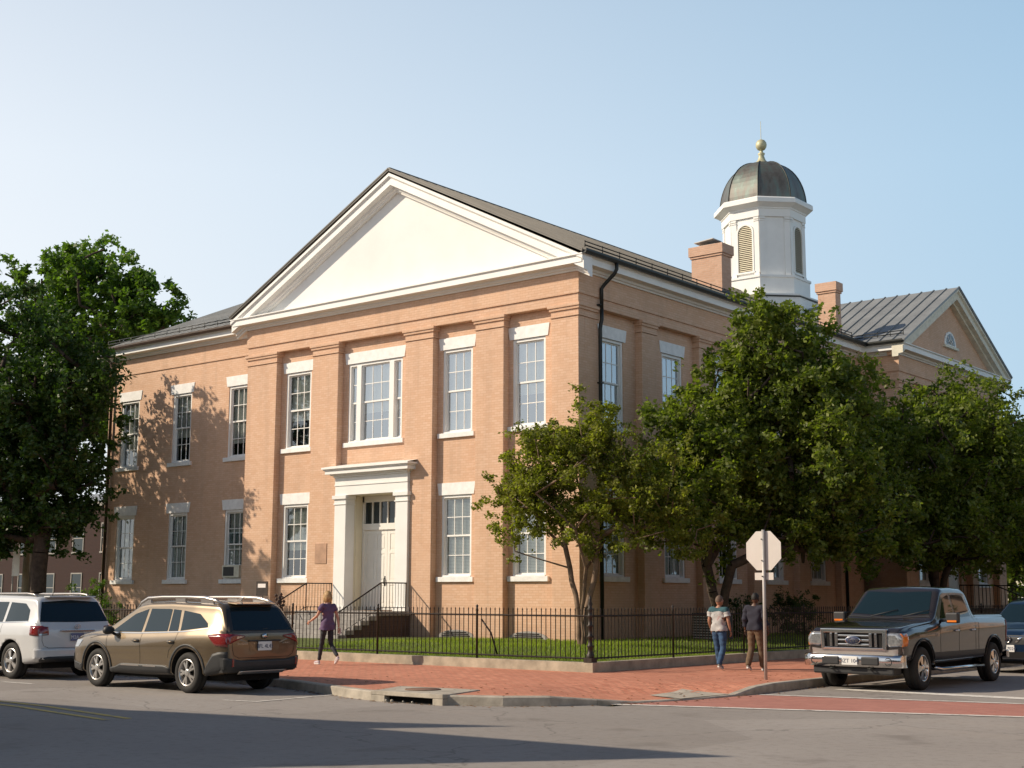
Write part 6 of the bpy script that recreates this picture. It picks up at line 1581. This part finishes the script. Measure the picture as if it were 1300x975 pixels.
# buildings across the street, unseen, shaped to throw the long shadows on the road
r = empty('row_house', (-7, -30, 0), radians(13), 'brick row house across the street on the left', 'house')
COL.objects.unlink(r); bpy.data.objects.remove(r)
def caster(label, foot, h, wall):
    o = Vector((-1.05, -1.0)) * (h / .92); P = [Vector(p) + o for p in foot]; r = empty('row_house', (P[0].x, P[0].y, 0), 0, label, 'house', world=True)
    m = MB(); m.prism([tuple(p) for p in P], -.2, h, 'xy'); m.build('wall', wall, r)
    a, b = P[0], P[1]; d = (b - a).normalized(); nr = Vector((d.y, -d.x)); nr = nr if nr.y > 0 else -nr; Ln = (b - a).length
    for i in range(int(Ln / 3)):
        s0 = 1.5 + i * 3
        for z in (1.0, 4.2):
            c = a + d * s0; MM = lambda u, dd, zz, c=c, d=d, nr=nr: (c.x + d.x * u + nr.x * dd, c.y + d.y * u + nr.y * dd, zz)
            m = MB(MM); m.box(-.6, .6, 0, .05, z - .08, z + 1.75); w = m.build('window', M['white'], r); m = MB(MM); m.box(-.5, .5, .051, .06, z, z + 1.66); m.build('pane', M['glasscar'], w)
caster('taller brick row house across the street, unseen at left, shaped to cast its road shadow', [(10.96, -16.3), (8.7, -17.25), (5.4, -17.95), (3.4, -18.7), (-14, -24.0), (-14, -30), (6.5, -21.5)], 8.6, M['redbrick'])
caster('lower pale row house across the street, unseen at left, shaped to cast its road shadow', [(14.9, -17.45), (9.2, -17.85), (-2, -18.6), (-2, -30), (4, -31)], 6.6, M['cream'])
house('row_house', 'sunlit brick row houses along the right side of the side street', 24, 33, -14, 34, 8.2, M['chimney'], '-x', 4, 2, z1=1.2, pitch=3.6, wh=1.8, rh=0, cols2=13)
for i, (x, y) in enumerate(((21.6, 2), (21.7, 14))):
    b = (x, y, .15); tree('street_tree', ['leafy street tree on the right pavement, nearer one', 'leafy street tree on the right pavement, farther one'][i], 'tree', b, 2.6, [(0, 0, 5.0, 1.9, 2.1, 2.3)], 90, 12000, .2, M['leaf_mid'], M['bark'], 60 + i, .16, .5)

for i, (x, y, h_, lb) in enumerate(((-6, 52, 9, 'distant green tree in front of the pale far house'), (6, 60, 12, 'tall distant tree closing the end of the side street'), (15, 75, 12, 'distant tree at the far right end of the side street'))):
    b = (x, y, .1); tree('distant_tree', lb, 'tree', b, h_ * .3, [(0, 0, h_ * .6, h_ * .33, h_ * .33, h_ * .38)], 90, 14000, .32, M['leaf_mid'], M['bark'], 70 + i, .2, .8)

b = (-26.5, -11.6, .15); tree('street_tree', 'street tree on the front pavement beyond the left edge of the photo', 'tree', b, 4.0, [(0, 0, 8.5, 2.6, 2.4, 3.4), (2.0, .4, 6.5, 1.7, 1.6, 1.8), (.5, 0, 12.0, 1.7, 1.6, 1.6)], 90, 15000, .19, M['leaf_dark'], M['bark'], 81, .25, .45)
# unseen terrace added behind the camera to block sky fill on the street
house('row_house', 'long unseen brick terrace added behind the camera to block sky light', 8, 70, -50, -38.5, 8.5, M['redbrick'], '+y', 16, 2, z1=1.2, pitch=3.6, wh=1.8, rh=0)
# fallen leaves and grit along the kerb
n = 900; rg = np.random.default_rng(9); k_ = rg.integers(12, NK - 12, n)
A = np.array([(KP[i].x, KP[i].y) for i in range(NK)]); tt = rg.uniform(0, 1, n)[:, None]; P2 = A[k_] * (1 - tt) + A[np.minimum(k_ + 1, NK - 1)] * tt
wh_ = rg.uniform(0, 1, n); o_ = np.where(wh_ < .6, -np.abs(rg.normal(0, .13, n)) - .03, np.abs(rg.normal(0, 1.3, n)) + .2)
cen = np.array([9.0, -9.0]) if False else None
nr_ = np.array([(off(int(i), 1.0) - KP[int(i)])[:] for i in k_]); P2 = P2 + nr_ * o_[:, None]
zz_ = np.where(o_ < 0, .006, np.array([zside(a_, b_) for a_, b_ in P2]) + .012)
th = rg.uniform(0, 6.28, n); s_ = rg.uniform(.012, .04, n); ux, uy = np.cos(th) * s_, np.sin(th) * s_
V = np.stack([np.stack([P2[:, 0] - ux, P2[:, 1] - uy, zz_], 1), np.stack([P2[:, 0] + uy * .5, P2[:, 1] - ux * .5, zz_ + s_ * .35], 1), np.stack([P2[:, 0] + ux, P2[:, 1] + uy, zz_ + .002], 1), np.stack([P2[:, 0] - uy * .5, P2[:, 1] + ux * .5, zz_ + s_ * .3], 1)], 1).reshape(-1, 3)
tag(fastmesh('leaf_litter', V, np.arange(4 * n).reshape(-1, 4), simple('dead_leaf', (.30, .17, .08), .9, var=.6, vscale=2)), 'dry fallen leaves scattered along the kerb and gutter', 'leaves', kind='stuff')
